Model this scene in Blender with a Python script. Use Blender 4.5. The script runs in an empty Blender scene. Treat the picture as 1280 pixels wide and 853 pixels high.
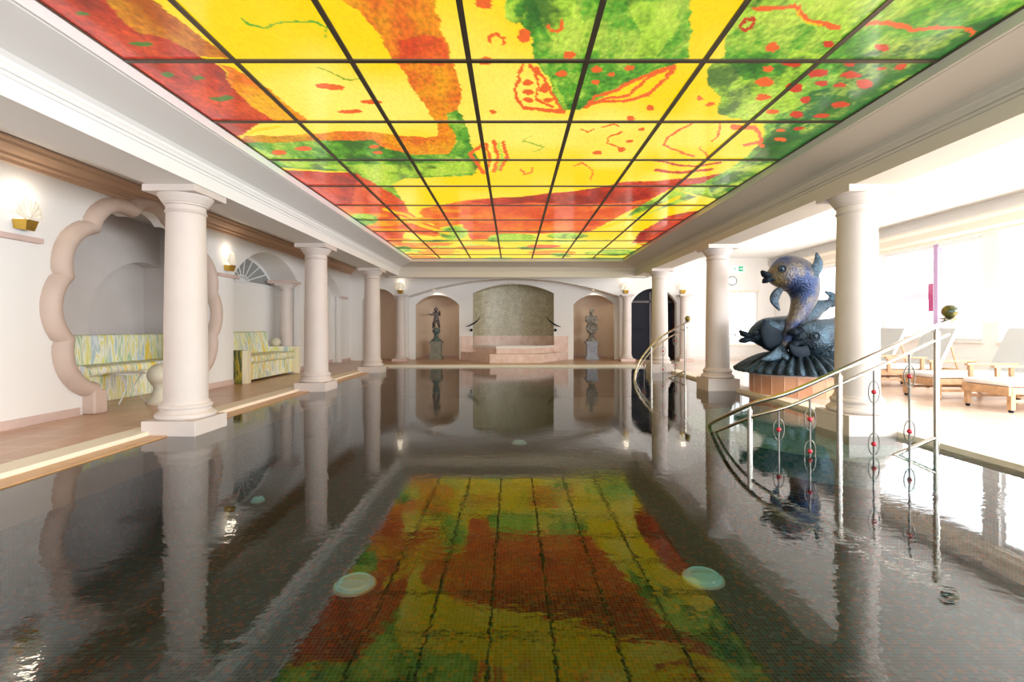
import bpy, bmesh, math, random
import numpy as np
from mathutils import Vector, Matrix, geometry
random.seed(7)
PI = math.pi
SC = bpy.context.scene
COL = SC.collection

# ------------------------------------------------------------------ camera, world, lights, exposure
HC, FPX, VX, VY = 1.16, 604.0, 640.8, 410.0          # eye height, focal length and vanishing point for a 1280 x 853 frame
cam_d = bpy.data.cameras.new('camera'); cam = bpy.data.objects.new('camera', cam_d); COL.objects.link(cam)
cam.location = (0, 0, HC); cam.rotation_euler = (PI/2, 0, 0)
cam_d.sensor_width = 36; cam_d.lens = 36*FPX/1280
cam_d.shift_x = (640-VX)/1280; cam_d.shift_y = -(426.5-VY)/1280
cam_d.clip_start = 0.05; cam_d.clip_end = 200
SC.camera = cam
SC.view_settings.view_transform = 'Standard'; SC.view_settings.look = 'None'
SC.view_settings.gamma = 1.0; SC.view_settings.use_curve_mapping = False
SC.view_settings.exposure = 0.0
SC.cycles.use_denoising = True
SC.cycles.max_bounces = 8; SC.cycles.diffuse_bounces = 4; SC.cycles.glossy_bounces = 5; SC.cycles.transparent_max_bounces = 12
SC.cycles.sample_clamp_indirect = 6; SC.cycles.caustics_reflective = False; SC.cycles.caustics_refractive = False
world = bpy.data.worlds.new('world'); SC.world = world; world.use_nodes = True
world.node_tree.nodes['Background'].inputs[0].default_value = (0.90, 0.95, 1.0, 1)
world.node_tree.nodes['Background'].inputs[1].default_value = 2.6
def area(name, loc, target, sx, sy, e, col=(1, 1, 1)):
    d = bpy.data.lights.new(name, 'AREA'); d.shape = 'RECTANGLE'; d.size = sx; d.size_y = sy; d.energy = e; d.color = col
    o = bpy.data.objects.new(name, d); COL.objects.link(o); o.location = loc
    o.rotation_euler = (Vector(target)-Vector(loc)).to_track_quat('-Z', 'Y').to_euler()
    return o
area('window_daylight', (9.05, 11.6, 1.95), (-2, 10.5, 1.6), 7, 1.9, 130, (.96, .98, 1))       # through the window wall on the right
area('window_daylight', (9.05, 2.2, 1.95), (-2, 6, 1.5), 10.4, 2.0, 1420, (.90, .95, 1))      # the nearer windows
area('aisle_ceiling_fill', (9.0, 7.5, 1.0), (5.6, 7.5, 3.6), 16, .5, 190, (1, .98, .95))              # added uplight to brighten the aisle ceiling, standing in for terrace bounce
area('rear_fill', (0, -3.6, 1.9), (0, 10, 1.5), 9, 2.6, 260, (.9, .95, 1))            # added fill light at the open end behind the camera

# ------------------------------------------------------------------ helpers
def s2l(c):
    return tuple(((v/255)/12.92 if v/255 <= .04045 else ((v/255+.055)/1.055)**2.4) for v in c)
def mat(name, rgb, rough=.6, metal=0., noise=0., nscale=6., bump=0., bscale=40., emit=None, estr=0., spec=.5, alt=None, coat=0.):
    m = bpy.data.materials.new(name); m.use_nodes = True; nt = m.node_tree; b = nt.nodes['Principled BSDF']
    c = s2l(rgb)+(1,)
    b.inputs['Base Color'].default_value = c; b.inputs['Roughness'].default_value = rough; b.inputs['Metallic'].default_value = metal
    b.inputs['Specular IOR Level'].default_value = spec; b.inputs['Coat Weight'].default_value = coat
    tc = nt.nodes.new('ShaderNodeTexCoord')
    if noise or alt:
        n = nt.nodes.new('ShaderNodeTexNoise'); n.inputs['Scale'].default_value = nscale; n.inputs['Detail'].default_value = 5
        nt.links.new(tc.outputs['Object'], n.inputs['Vector'])
        r = nt.nodes.new('ShaderNodeValToRGB'); r.color_ramp.elements[0].position = .35; r.color_ramp.elements[1].position = .65
        c2 = (s2l(alt)+(1,)) if alt else tuple(min(1, v*(1-noise)) for v in c[:3])+(1,)
        r.color_ramp.elements[0].color = c2; r.color_ramp.elements[1].color = c
        nt.links.new(n.outputs['Fac'], r.inputs['Fac']); nt.links.new(r.outputs['Color'], b.inputs['Base Color'])
    if bump:
        n2 = nt.nodes.new('ShaderNodeTexNoise'); n2.inputs['Scale'].default_value = bscale; n2.inputs['Detail'].default_value = 3
        nt.links.new(tc.outputs['Object'], n2.inputs['Vector'])
        bp = nt.nodes.new('ShaderNodeBump'); bp.inputs['Strength'].default_value = bump; bp.inputs['Distance'].default_value = .02
        nt.links.new(n2.outputs['Fac'], bp.inputs['Height']); nt.links.new(bp.outputs['Normal'], b.inputs['Normal'])
    if emit:
        b.inputs['Emission Color'].default_value = s2l(emit)+(1,); b.inputs['Emission Strength'].default_value = estr
    return m
def brick(name, c1, c2, grout, w, h, mortar, rough=.4, offset=0., rotx=False, noise=.3, scale=1.0, coords='Object', spec=.5):
    """tiles of w x h metres; rotx maps the pattern to a vertical wall"""
    m = bpy.data.materials.new(name); m.use_nodes = True; nt = m.node_tree; b = nt.nodes['Principled BSDF']
    tc = nt.nodes.new('ShaderNodeTexCoord'); mp = nt.nodes.new('ShaderNodeMapping')
    if rotx: mp.inputs['Rotation'].default_value = (PI/2, 0, 0)
    nt.links.new(tc.outputs[coords], mp.inputs['Vector'])
    t = nt.nodes.new('ShaderNodeTexBrick'); t.offset = offset; t.squash = 1
    t.inputs['Color1'].default_value = s2l(c1)+(1,); t.inputs['Color2'].default_value = s2l(c2)+(1,); t.inputs['Mortar'].default_value = s2l(grout)+(1,)
    t.inputs['Scale'].default_value = 1.0; t.inputs['Mortar Size'].default_value = mortar; t.inputs['Mortar Smooth'].default_value = .1
    t.inputs['Bias'].default_value = 0; t.inputs['Brick Width'].default_value = w; t.inputs['Row Height'].default_value = h
    nt.links.new(mp.outputs['Vector'], t.inputs['Vector'])
    n = nt.nodes.new('ShaderNodeTexNoise'); n.inputs['Scale'].default_value = 3.0; n.inputs['Detail'].default_value = 6
    nt.links.new(tc.outputs[coords], n.inputs['Vector'])
    mx = nt.nodes.new('ShaderNodeMix'); mx.data_type = 'RGBA'; mx.blend_type = 'MULTIPLY'; mx.inputs['Factor'].default_value = noise
    nt.links.new(t.outputs['Color'], mx.inputs[6]); nt.links.new(n.outputs['Fac'], mx.inputs[7])
    nt.links.new(mx.outputs[2], b.inputs['Base Color'])
    b.inputs['Roughness'].default_value = rough; b.inputs['Specular IOR Level'].default_value = spec
    return m

class MB:
    """collects shapes; build() links them as ONE mesh object"""
    def __init__(s): s.bm = bmesh.new()
    def box(s, x0, x1, y0, y1, z0, z1, bev=0.):
        r = bmesh.ops.create_cube(s.bm, size=1); vs = r['verts']
        for v in vs:
            v.co = Vector((x0 if v.co.x < 0 else x1, y0 if v.co.y < 0 else y1, z0 if v.co.z < 0 else z1))
        if bev:
            es = list({e for v in vs for e in v.link_edges})
            bmesh.ops.bevel(s.bm, geom=es, offset=bev, segments=2, affect='EDGES', profile=.5)
        return s
    def lathe(s, prof, c=(0, 0, 0), seg=32, mod=None, cap=True, yscale=1.):
        rings = []
        for r, z in prof:
            ring = []
            for k in range(seg):
                a = 2*PI*k/seg; rr = r*(mod(a, z) if mod else 1)
                ring.append(s.bm.verts.new((c[0]+rr*math.cos(a), c[1]+rr*math.sin(a)*yscale, c[2]+z)))
            rings.append(ring)
        for a, b in zip(rings, rings[1:]):
            for k in range(seg):
                s.bm.faces.new((a[k], a[(k+1) % seg], b[(k+1) % seg], b[k]))
        if cap:
            s.bm.faces.new(rings[0][::-1]); s.bm.faces.new(rings[-1])
        return s
    def loft(s, pts, rad, side=None, seg=16, cap=True):
        """sweep ellipses (ra along side vector, rb across) along pts"""
        pts = [Vector(p) for p in pts]; n = len(pts); prev = None; rings = []
        for i, p in enumerate(pts):
            t = (pts[min(i+1, n-1)]-pts[max(i-1, 0)]).normalized()
            if side is not None: u = Vector(side)
            else: u = prev if prev is not None else (Vector((0, 1, 0)) if abs(t.y) < .9 else Vector((1, 0, 0)))
            u = (u-t*u.dot(t))
            u = u.normalized() if u.length > 1e-5 else t.orthogonal().normalized()
            prev = u; w = t.cross(u)
            ra, rb = rad[i] if isinstance(rad[i], (tuple, list)) else (rad[i], rad[i])
            rings.append([s.bm.verts.new(p+u*ra*math.cos(2*PI*k/seg)+w*rb*math.sin(2*PI*k/seg)) for k in range(seg)])
        for a, b in zip(rings, rings[1:]):
            for k in range(seg):
                s.bm.faces.new((a[k], a[(k+1) % seg], b[(k+1) % seg], b[k]))
        if cap:
            s.bm.faces.new(rings[0][::-1]); s.bm.faces.new(rings[-1])
        return s
    def tube(s, pts, r, seg=10, cap=True): return s.loft(pts, [r]*len(pts), seg=seg, cap=cap)
    def sphere(s, c, r, seg=16, sc=(1, 1, 1)):
        m = Matrix.Translation(c) @ Matrix.Diagonal((r*sc[0], r*sc[1], r*sc[2], 1))
        bmesh.ops.create_uvsphere(s.bm, u_segments=seg, v_segments=max(6, seg//2), radius=1, matrix=m); return s
    def slab(s, loops, thick, fn):
        """flat plate with holes; loops in (u,v), fn(u,v,w) gives the point, w=0 front, w=thick back"""
        flat = [[Vector((u, v, 0)) for u, v in lp] for lp in loops]
        tris = geometry.tessellate_polygon(flat)
        allp = [p for lp in loops for p in lp]
        fr = [s.bm.verts.new(fn(u, v, 0)) for u, v in allp]; bk = [s.bm.verts.new(fn(u, v, thick)) for u, v in allp]
        for t in tris:
            try: s.bm.faces.new([fr[i] for i in t]); s.bm.faces.new([bk[i] for i in reversed(t)])
            except ValueError: pass
        o = 0
        for lp in loops:
            n = len(lp)
            for k in range(n):
                a, b = o+k, o+(k+1) % n
                try: s.bm.faces.new((fr[a], fr[b], bk[b], bk[a]))
                except ValueError: pass
            o += n
        return s
    def sheet(s, rows):
        """grid surface through rows of points"""
        vs = [[s.bm.verts.new(p) for p in r] for r in rows]
        for a, b in zip(vs, vs[1:]):
            for k in range(len(a)-1): s.bm.faces.new((a[k], a[k+1], b[k+1], b[k]))
        return s
    def extrude_profile(s, prof, path_fn, ts):
        """prof closed list of (a,b); path_fn(t,a,b) -> point"""
        rings = [[s.bm.verts.new(path_fn(t, a, b)) for a, b in prof] for t in ts]
        n = len(prof)
        for A, B in zip(rings, rings[1:]):
            for k in range(n): s.bm.faces.new((A[k], A[(k+1) % n], B[(k+1) % n], B[k]))
        s.bm.faces.new(rings[0][::-1]); s.bm.faces.new(rings[-1]); return s
    def build(s, name, m, parent=None, smooth=False, angle=40, normals=True):
        if normals: bmesh.ops.recalc_face_normals(s.bm, faces=s.bm.faces)
        me = bpy.data.meshes.new(name); s.bm.to_mesh(me); s.bm.free()
        o = bpy.data.objects.new(name, me); COL.objects.link(o)
        for k in (m if isinstance(m, list) else [m]): me.materials.append(k)
        if smooth:
            me.polygons.foreach_set('use_smooth', [True]*len(me.polygons))
            me.set_sharp_from_angle(angle=math.radians(angle))
        if parent is not None: o.parent = parent
        return o
def tag(o, label, cat, group=None, kind='thing'):
    o['label'] = label; o['category'] = cat
    if group: o['group'] = group
    if kind: o['kind'] = kind
    return o
def thing(name, label, cat, loc=(0, 0, 0), rz=0, group=None):
    o = bpy.data.objects.new(name, None); COL.objects.link(o); o.empty_display_size = .1
    o.location = loc; o.rotation_euler = (0, 0, rz); return tag(o, label, cat, group)
def struct(o): o['kind'] = 'structure'; return o
def kids(o): return [c for c in COL.objects if c.parent == o]
def dup(o, parent=None, loc=None, rz=None, label=None):
    c = o.copy(); COL.objects.link(c)
    if parent is not None: c.parent = parent
    if loc is not None: c.location = loc
    if rz is not None: c.rotation_euler = (0, 0, rz)
    if label: c['label'] = label
    for ch in kids(o): dup(ch, c)
    return c
def bez(pts, n=8):
    """Catmull-Rom through pts"""
    P = [Vector(p) for p in pts]; out = []
    for i in range(len(P)-1):
        p0, p1, p2, p3 = P[max(i-1, 0)], P[i], P[i+1], P[min(i+2, len(P)-1)]
        for k in range(n):
            t = k/n
            out.append(.5*((2*p1)+(p2-p0)*t+(2*p0-5*p1+4*p2-p3)*t*t+(3*p1-p0-3*p2+p3)*t**3))
    out.append(P[-1]); return out
def resample(pts, vals, n=6):
    q = bez([(v, 0, 0) for v in vals], n); return bez(pts, n), [max(.002, v.x) for v in q]

# ------------------------------------------------------------------ materials
PLASTER = mat('white_plaster', (238, 235, 231), .75, bump=.05, bscale=60)
PLASTER_N = mat('niche_plaster', (222, 200, 178), .8, bump=.05, bscale=60)
SHELLP = mat('shell_niche_plaster', (212, 204, 200), .8, noise=.06, nscale=2)
TRIMW = mat('white_moulding', (240, 238, 235), .6)
TRIMR = mat('ceiling_lit_beam', (216, 206, 192), .6)  # same white beam, with the ceiling's yellow light tinted into the colour
CORN = mat('warm_shaded_cornice', (206, 172, 144), .6)  # warm lamp falloff and shade at the wall top put into this tan
STONE = mat('column_stone', (214, 202, 195), .55, noise=.05, nscale=3)
STONE2 = mat('rose_stone', (216, 190, 180), .5, noise=.1, nscale=5)
FRAME = mat('scallop_stone', (206, 184, 170), .6, noise=.08, nscale=3)
MARBLE = mat('pink_marble', (238, 214, 202), .3, alt=(224, 190, 172), nscale=4)
MARBLEW = mat('pale_marble', (240, 230, 222), .25, noise=.05)
COPING = mat('cream_overflow_grille', (238, 226, 205), .5)
LEDGE = mat('tan_pool_edge', (206, 160, 112), .35, noise=.15, nscale=8)
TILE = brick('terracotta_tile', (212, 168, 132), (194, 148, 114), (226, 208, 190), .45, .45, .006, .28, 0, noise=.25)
TILEP = brick('glare_deck_tile', (226, 204, 186), (214, 190, 170), (236, 224, 212), .45, .45, .006, .25, 0, noise=.15)
def mosaic_mat(name='pool_mosaic', pal=None, grout=(92, 128, 130)):
    m = bpy.data.materials.new(name); m.use_nodes = True; nt = m.node_tree; b = nt.nodes['Principled BSDF']
    N = nt.nodes.new; L = nt.links.new
    tc = N('ShaderNodeTexCoord')
    sc = N('ShaderNodeVectorMath'); sc.operation = 'SCALE'; sc.inputs['Scale'].default_value = 1/.03; L(tc.outputs['Object'], sc.inputs[0])
    fl = N('ShaderNodeVectorMath'); fl.operation = 'FLOOR'; L(sc.outputs[0], fl.inputs[0])
    wn = N('ShaderNodeTexWhiteNoise'); L(fl.outputs[0], wn.inputs['Vector'])
    cr = N('ShaderNodeValToRGB'); cr.color_ramp.interpolation = 'CONSTANT'
    cols = pal or [(0, (4, 24, 38)), (.27, (10, 52, 66)), (.47, (28, 40, 52)), (.60, (84, 46, 32)), (.73, (138, 72, 46)), (.82, (14, 86, 94)), (.94, (96, 102, 102))]
    while len(cr.color_ramp.elements) < len(cols): cr.color_ramp.elements.new(.5)
    for e, (p, c) in zip(cr.color_ramp.elements, cols): e.position = p; e.color = s2l(c)+(1,)
    L(wn.outputs['Value'], cr.inputs['Fac'])
    fr = N('ShaderNodeVectorMath'); fr.operation = 'FRACTION'; L(sc.outputs[0], fr.inputs[0])
    ge = N('ShaderNodeNewGeometry'); ab = N('ShaderNodeVectorMath'); ab.operation = 'ABSOLUTE'; L(ge.outputs['True Normal'], ab.inputs[0])
    av = N('ShaderNodeVectorMath'); av.operation = 'ADD'; L(fr.outputs[0], av.inputs[0]); L(ab.outputs[0], av.inputs[1])     # no joint across the facing direction
    sp = N('ShaderNodeSeparateXYZ'); L(av.outputs[0], sp.inputs[0])
    m0 = N('ShaderNodeMath'); m0.operation = 'MINIMUM'; L(sp.outputs['X'], m0.inputs[0]); L(sp.outputs['Y'], m0.inputs[1])
    mn = N('ShaderNodeMath'); mn.operation = 'MINIMUM'; L(m0.outputs[0], mn.inputs[0]); L(sp.outputs['Z'], mn.inputs[1])
    lt = N('ShaderNodeMath'); lt.operation = 'LESS_THAN'; lt.inputs[1].default_value = .11; L(mn.outputs[0], lt.inputs[0])
    mx = N('ShaderNodeMix'); mx.data_type = 'RGBA'; L(lt.outputs[0], mx.inputs['Factor']); L(cr.outputs['Color'], mx.inputs[6]); mx.inputs[7].default_value = s2l(grout)+(1,)
    L(mx.outputs[2], b.inputs['Base Color']); b.inputs['Roughness'].default_value = .5
    return m
MOSAIC = mosaic_mat()
TURQ = mosaic_mat('turquoise_mosaic', [(0, (120, 190, 196)), (.3, (92, 168, 178)), (.5, (150, 206, 206)), (.7, (108, 176, 176)), (.85, (176, 214, 208))], (170, 206, 202))
BACKMOS = brick('sand_mosaic', (232, 222, 186), (186, 174, 138), (234, 226, 204), .05, .022, .002, .3, .5, rotx=True, noise=.55)
BACKMOS.node_tree.nodes['Noise Texture'].inputs['Scale'].default_value = 5
STEEL = mat('brushed_steel', (205, 200, 190), .22, 1.)
DSTEEL = mat('dark_steel', (120, 118, 112), .3, 1.)
BRASS = mat('brass', (214, 176, 84), .25, 1.)
RED = mat('red_glass_bead', (190, 30, 50), .15, emit=None)
BRONZE = mat('patinated_bronze', (62, 84, 98), .36, .6, bump=1.0, bscale=34, alt=(20, 32, 42), nscale=5)
BRONZE_G = mat('golden_bronze_back', (136, 118, 66), .36, .6, bump=1.0, bscale=34, alt=(34, 50, 84), nscale=2.0)
BRONZE_G.node_tree.nodes['Color Ramp'].color_ramp.elements[0].position = .46; BRONZE_G.node_tree.nodes['Color Ramp'].color_ramp.elements[1].position = .74
BRONZE_D = mat('dark_bronze', (22, 32, 42), .7, 0., spec=.15)
VERD = mat('verdigris_bronze', (80, 122, 116), .5, .3, alt=(96, 84, 84), nscale=12)
PUTTO = mat('weathered_bronze', (112, 98, 100), .45, .35, alt=(66, 70, 70), nscale=14)
PUTTO2 = mat('weathered_stone', (168, 160, 146), .7, alt=(96, 96, 92), nscale=14)
PED1 = mat('grey_green_stone', (150, 148, 134), .7, noise=.25, nscale=9)
PED2 = mat('grey_stone', (168, 172, 184), .7, noise=.2, nscale=9)
TEAK = mat('teak', (208, 166, 126), .5, noise=.25, nscale=12)
CUSH = mat('white_cushion', (232, 230, 228), .85)
CUSHG = mat('grey_sling_fabric', (196, 198, 196), .85)
DARKDOOR = mat('dark_door', (20, 22, 34), .6, spec=.2)
DARKWOOD = mat('dark_wood_frame', (72, 54, 48), .45, noise=.2)
CREAMF = mat('cream_window_frame', (236, 224, 206), .5)
WHITEF = mat('white_window_frame', (244, 244, 244), .5)
LILAC = mat('lilac_window_frame', (190, 160, 196), .4)
MAGENTA = mat('magenta_banner', (190, 70, 120), .7)
GRID = mat('ceiling_grid_metal', (104, 92, 78), .38, .6)
BOLL = mat('bollard_stone', (212, 204, 182), .45, noise=.12, nscale=6)
WMETAL = mat('white_metal', (240, 240, 240), .4)
GREENSIGN = mat('green_sign', (30, 150, 105), .5, emit=(40, 170, 120), estr=.5)
WHITESIGN = mat('white_sign', (245, 245, 245), .5, emit=(245, 245, 245), estr=.4)
CLOCKR = mat('clock_rim', (60, 62, 64), .5)
LAMPGLOW = mat('lamp_glow', (255, 250, 235), .5, emit=(255, 236, 196), estr=3)
OUTW = mat('outside_wall', (235, 225, 232), .8)
OUTG = mat('outside_paving', (225, 222, 216), .9)
PTILE = brick('pedestal_tile', (214, 160, 124), (200, 142, 108), (232, 196, 168), .2, .6, .004, .35, 0, rotx=False, noise=.2)
def glass_mat():
    m = bpy.data.materials.new('window_glass'); m.use_nodes = True; nt = m.node_tree; nt.nodes.remove(nt.nodes['Principled BSDF'])
    out = nt.nodes['Material Output']; t = nt.nodes.new('ShaderNodeBsdfTransparent'); g = nt.nodes.new('ShaderNodeBsdfGlossy'); g.inputs['Roughness'].default_value = .02
    x = nt.nodes.new('ShaderNodeMixShader'); x.inputs[0].default_value = .06
    nt.links.new(t.outputs[0], x.inputs[1]); nt.links.new(g.outputs[0], x.inputs[2]); nt.links.new(x.outputs[0], out.inputs[0]); return m
GLASS = glass_mat()
def water_mat():
    m = bpy.data.materials.new('water'); m.use_nodes = True; nt = m.node_tree; nt.nodes.remove(nt.nodes['Principled BSDF'])
    N = nt.nodes.new; L = nt.links.new; out = nt.nodes['Material Output']
    t = N('ShaderNodeBsdfTransparent'); t.inputs['Color'].default_value = (.85, .93, .95, 1)
    g = N('ShaderNodeBsdfGlossy'); g.inputs['Roughness'].default_value = .016; g.inputs['Color'].default_value = (1, 1, 1, 1)
    f = N('ShaderNodeFresnel'); f.inputs['IOR'].default_value = WATER_IOR
    tc = N('ShaderNodeTexCoord')
    mp = N('ShaderNodeMapping'); mp.inputs['Scale'].default_value = (1, 1.6, 1); L(tc.outputs['Object'], mp.inputs['Vector'])
    n1 = N('ShaderNodeTexNoise'); n1.inputs['Scale'].default_value = 11; n1.inputs['Detail'].default_value = 3; L(mp.outputs[0], n1.inputs['Vector'])
    n2 = N('ShaderNodeTexNoise'); n2.inputs['Scale'].default_value = .9; n2.inputs['Detail'].default_value = 1; L(mp.outputs[0], n2.inputs['Vector'])
    ad = N('ShaderNodeMath'); ad.operation = 'MULTIPLY'; L(n1.outputs['Fac'], ad.inputs[0])
    pw = N('ShaderNodeMath'); pw.operation = 'POWER'; pw.inputs[1].default_value = 2.5; L(n2.outputs['Fac'], pw.inputs[0]); L(pw.outputs[0], ad.inputs[1])
    b = N('ShaderNodeBump'); b.inputs['Strength'].default_value = 1.0; b.inputs['Distance'].default_value = RIPPLE
    L(ad.outputs[0], b.inputs['Height']); L(b.outputs[0], g.inputs['Normal']); L(b.outputs[0], f.inputs['Normal'])
    x = N('ShaderNodeMixShader'); L(f.outputs[0], x.inputs[0]); L(t.outputs[0], x.inputs[1]); L(g.outputs[0], x.inputs[2]); L(x.outputs[0], out.inputs[0]); return m
WATER_IOR, RIPPLE = 1.53, .0035
WATER = water_mat()
def stripe_mat(name, axis, dark=False):
    """painterly vertical stripes of yellow, green, blue-grey and white"""
    m = bpy.data.materials.new(name); m.use_nodes = True; nt = m.node_tree; b = nt.nodes['Principled BSDF']
    N = nt.nodes.new; L = nt.links.new
    tc = N('ShaderNodeTexCoord'); mp = N('ShaderNodeMapping')
    mp.inputs['Scale'].default_value = {'y': (2, 6.5, .8), 'x': (9, 2, 1.1)}[axis]
    L(tc.outputs['Object'], mp.inputs['Vector'])
    n = N('ShaderNodeTexNoise'); n.inputs['Scale'].default_value = 1.3; n.inputs['Detail'].default_value = 2; n.inputs['Distortion'].default_value = .6; L(mp.outputs[0], n.inputs['Vector'])
    r = N('ShaderNodeValToRGB')
    cols = [(.30, (222, 228, 228)), (.37, (178, 200, 200)), (.42, (246, 244, 236)), (.475, (226, 222, 116)), (.51, (248, 246, 238)), (.565, (162, 196, 146)), (.60, (244, 240, 226)), (.64, (240, 212, 90))]
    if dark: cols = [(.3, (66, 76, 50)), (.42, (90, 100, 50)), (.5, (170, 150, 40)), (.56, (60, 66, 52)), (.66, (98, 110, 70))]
    while len(r.color_ramp.elements) < len(cols): r.color_ramp.elements.new(.5)
    for e, (p, c) in zip(r.color_ramp.elements, cols): e.position = p; e.color = s2l(c)+(1,)
    L(n.outputs['Fac'], r.inputs['Fac']); L(r.outputs['Color'], b.inputs['Base Color']); b.inputs['Roughness'].default_value = .85
    return m
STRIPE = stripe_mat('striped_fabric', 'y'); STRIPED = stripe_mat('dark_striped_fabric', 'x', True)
def art_mat():
    m = bpy.data.materials.new('backlit_painted_glass'); m.use_nodes = True; nt = m.node_tree; b = nt.nodes['Principled BSDF']
    N = nt.nodes.new; L = nt.links.new
    a = N('ShaderNodeAttribute'); a.attribute_name = 'art'
    tc = N('ShaderNodeTexCoord'); mp = N('ShaderNodeMapping'); mp.inputs['Scale'].default_value = (1.5, .8, 1); L(tc.outputs['Object'], mp.inputs['Vector'])
    n = N('ShaderNodeTexNoise'); n.inputs['Scale'].default_value = 20; n.inputs['Detail'].default_value = 8; n.inputs['Roughness'].default_value = .65; L(mp.outputs[0], n.inputs['Vector'])
    r = N('ShaderNodeMapRange'); r.inputs['From Min'].default_value = .3; r.inputs['From Max'].default_value = .7; r.inputs['To Min'].default_value = .58; r.inputs['To Max'].default_value = 1.22; L(n.outputs['Fac'], r.inputs['Value'])
    pl = N('ShaderNodeMix'); pl.data_type = 'FLOAT'; L(a.outputs['Alpha'], pl.inputs['Factor']); pl.inputs[2].default_value = 1.0; L(r.outputs[0], pl.inputs[3])
    v = N('ShaderNodeVectorMath'); v.operation = 'SCALE'; L(a.outputs['Color'], v.inputs[0]); L(pl.outputs[0], v.inputs['Scale'])
    b.inputs['Base Color'].default_value = (.05, .05, .04, 1); b.inputs['Roughness'].default_value = .12; b.inputs['Specular IOR Level'].default_value = .5
    L(v.outputs[0], b.inputs['Emission Color']); b.inputs['Emission Strength'].default_value = ART_STRENGTH
    return m
ART_STRENGTH = 1.05
ART = art_mat()

# ------------------------------------------------------------------ setting: dimensions
XL, XR = -3.38, 3.66            # pool-side faces of the two long beams
WL = -5.5                       # left wall
YF = 14.3                       # far pool edge
YW = 16.35                      # front plane of the far wall
YB = 17.0                       # recessed far wall behind the wide arch
DZ = .05                        # deck level above the water
WR = 9.2                        # window wall
CZ = 3.2; CZR = 3.6             # aisle ceilings left and right
PZ = 3.16                       # painted glass
EL, ER = -3.88, 4.1             # pool edges

# floor: deck around the pool
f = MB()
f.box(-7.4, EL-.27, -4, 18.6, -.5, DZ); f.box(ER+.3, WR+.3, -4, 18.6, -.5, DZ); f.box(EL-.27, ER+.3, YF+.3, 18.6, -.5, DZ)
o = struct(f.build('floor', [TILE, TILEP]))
for p_ in o.data.polygons:  # daylight glare by the windows is painted in as a paler tile
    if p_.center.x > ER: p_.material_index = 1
c = MB(); c.box(EL-.27, EL, -4, YF+.3, -.3, DZ+.004); c.box(EL, ER, YF, YF+.3, -.3, DZ+.004); c.box(ER, ER+.3, -4, YF+.3, -.3, DZ+.004)
struct(c.build('trim_1', COPING))
c = MB(); c.box(EL, EL+.2, -4, YF, -.3, .012); struct(c.build('trim_2', LEDGE))
p = MB(); p.box(-5, 5.2, -4, YF+.1, -1.05, -.9); p.box(EL-.15, EL+.02, -4, YF, -.95, -.02); p.box(ER-.02, ER+.15, -4, YF, -.95, -.02); p.box(EL, ER, YF-.02, YF+.15, -.95, -.02)
struct(p.build('pool_basin', MOSAIC))
# entry steps under water, rounded outlines
def rrect(x0, x1, y0, y1, r, n=10):
    out = [(x1, y0)]
    for k in range(n+1):
        a = -PI/2-PI/2*k/n; out.append((x0+r+r*math.cos(a), y0+r+r*math.sin(a)))
    for k in range(n+1):
        a = PI-PI/2*k/n; out.append((x0+r+r*math.cos(a), y1-r+r*math.sin(a)))
    out.append((x1, y1)); return out
st = MB()
for x0, y0, y1, z in ((2.75, 5.2, 10.9, -.3), (2.4, 4.5, 11.2, -.45), (2.1, 4.2, 11.5, -.65)):
    st.slab([rrect(x0, ER-.01, y0, y1, 1.25)], .2, lambda u, v, w, z=z: Vector((u, v, z-w*1.3)))
struct(st.build('pool_steps', MOSAIC))
st = MB(); st.slab([[(ER-.012, 4.3)]+[(4.0+1.72*math.cos(a), 6.02+1.72*math.sin(a)) for a in [math.radians(-90-7.5*k) for k in range(25)]]+[(ER-.012, 7.74)]], .24, lambda u, v, w: Vector((u, v, -.09-w)))
struct(st.build('pool_landing', TURQ))
w = MB(); w.sheet([[(EL+.19, -4, 0), (ER+.001, -4, 0)], [(EL+.19, YF+.001, 0), (ER+.001, YF+.001, 0)]])
tag(w.build('pool_water', WATER), 'still dark pool water mirroring the painted ceiling and columns', 'water', kind='stuff')

# ------------------------------------------------------------------ left wall with scalloped niche and arches
SN_Y, SN_Z, NL = 7.3, 1.42, 9
def scallop(r_c, bulge, n=9, a0=226, a1=-46):
    out = []
    for L_ in range(NL):
        for k in range(n):
            t = k/n; a = math.radians(a0+(a1-a0)*(L_+t)/NL); r = r_c+bulge*(math.sin(PI*t)**.75)
            out.append((SN_Y+r*math.cos(a), SN_Z+r*math.sin(a)))
    a = math.radians(a1); out.append((SN_Y+r_c*math.cos(a), SN_Z+r_c*math.sin(a))); return out
def arc(u0, u1, zs, zp, n=24):
    """segmental arch from (u0,zs) over the peak zp to (u1,zs)"""
    h = zp-zs; c = (u1-u0)/2; R = (c*c+h*h)/(2*h); m = (u0+u1)/2; zc = zp-R; a = math.asin(min(1, c/R))
    if h > c: a = PI-a
    return [(m-R*math.sin(a*(1-2*k/n)), zc+R*math.cos(a*(1-2*k/n))) for k in range(n+1)]
A1 = (9.52, 12.5, 2.2, 2.86); A2 = (13.0, 15.5, 2.16, 2.76)
sc_in = scallop(1.385, .11)
outer = [(-4, 0), (sc_in[0][0]+.02, 0)]+sc_in+[(sc_in[-1][0]-.02, 0)]
for a in (A1, A2): outer += [(a[0], 0)]+arc(*a)+[(a[1], 0)]
outer += [(YW+.1, 0), (YW+.1, 3.3), (-4, 3.3)]
wl = MB(); wl.slab([outer], .18, lambda u, v, w: Vector((WL-w, u, v)))
struct(wl.build('wall_left', PLASTER))
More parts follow.
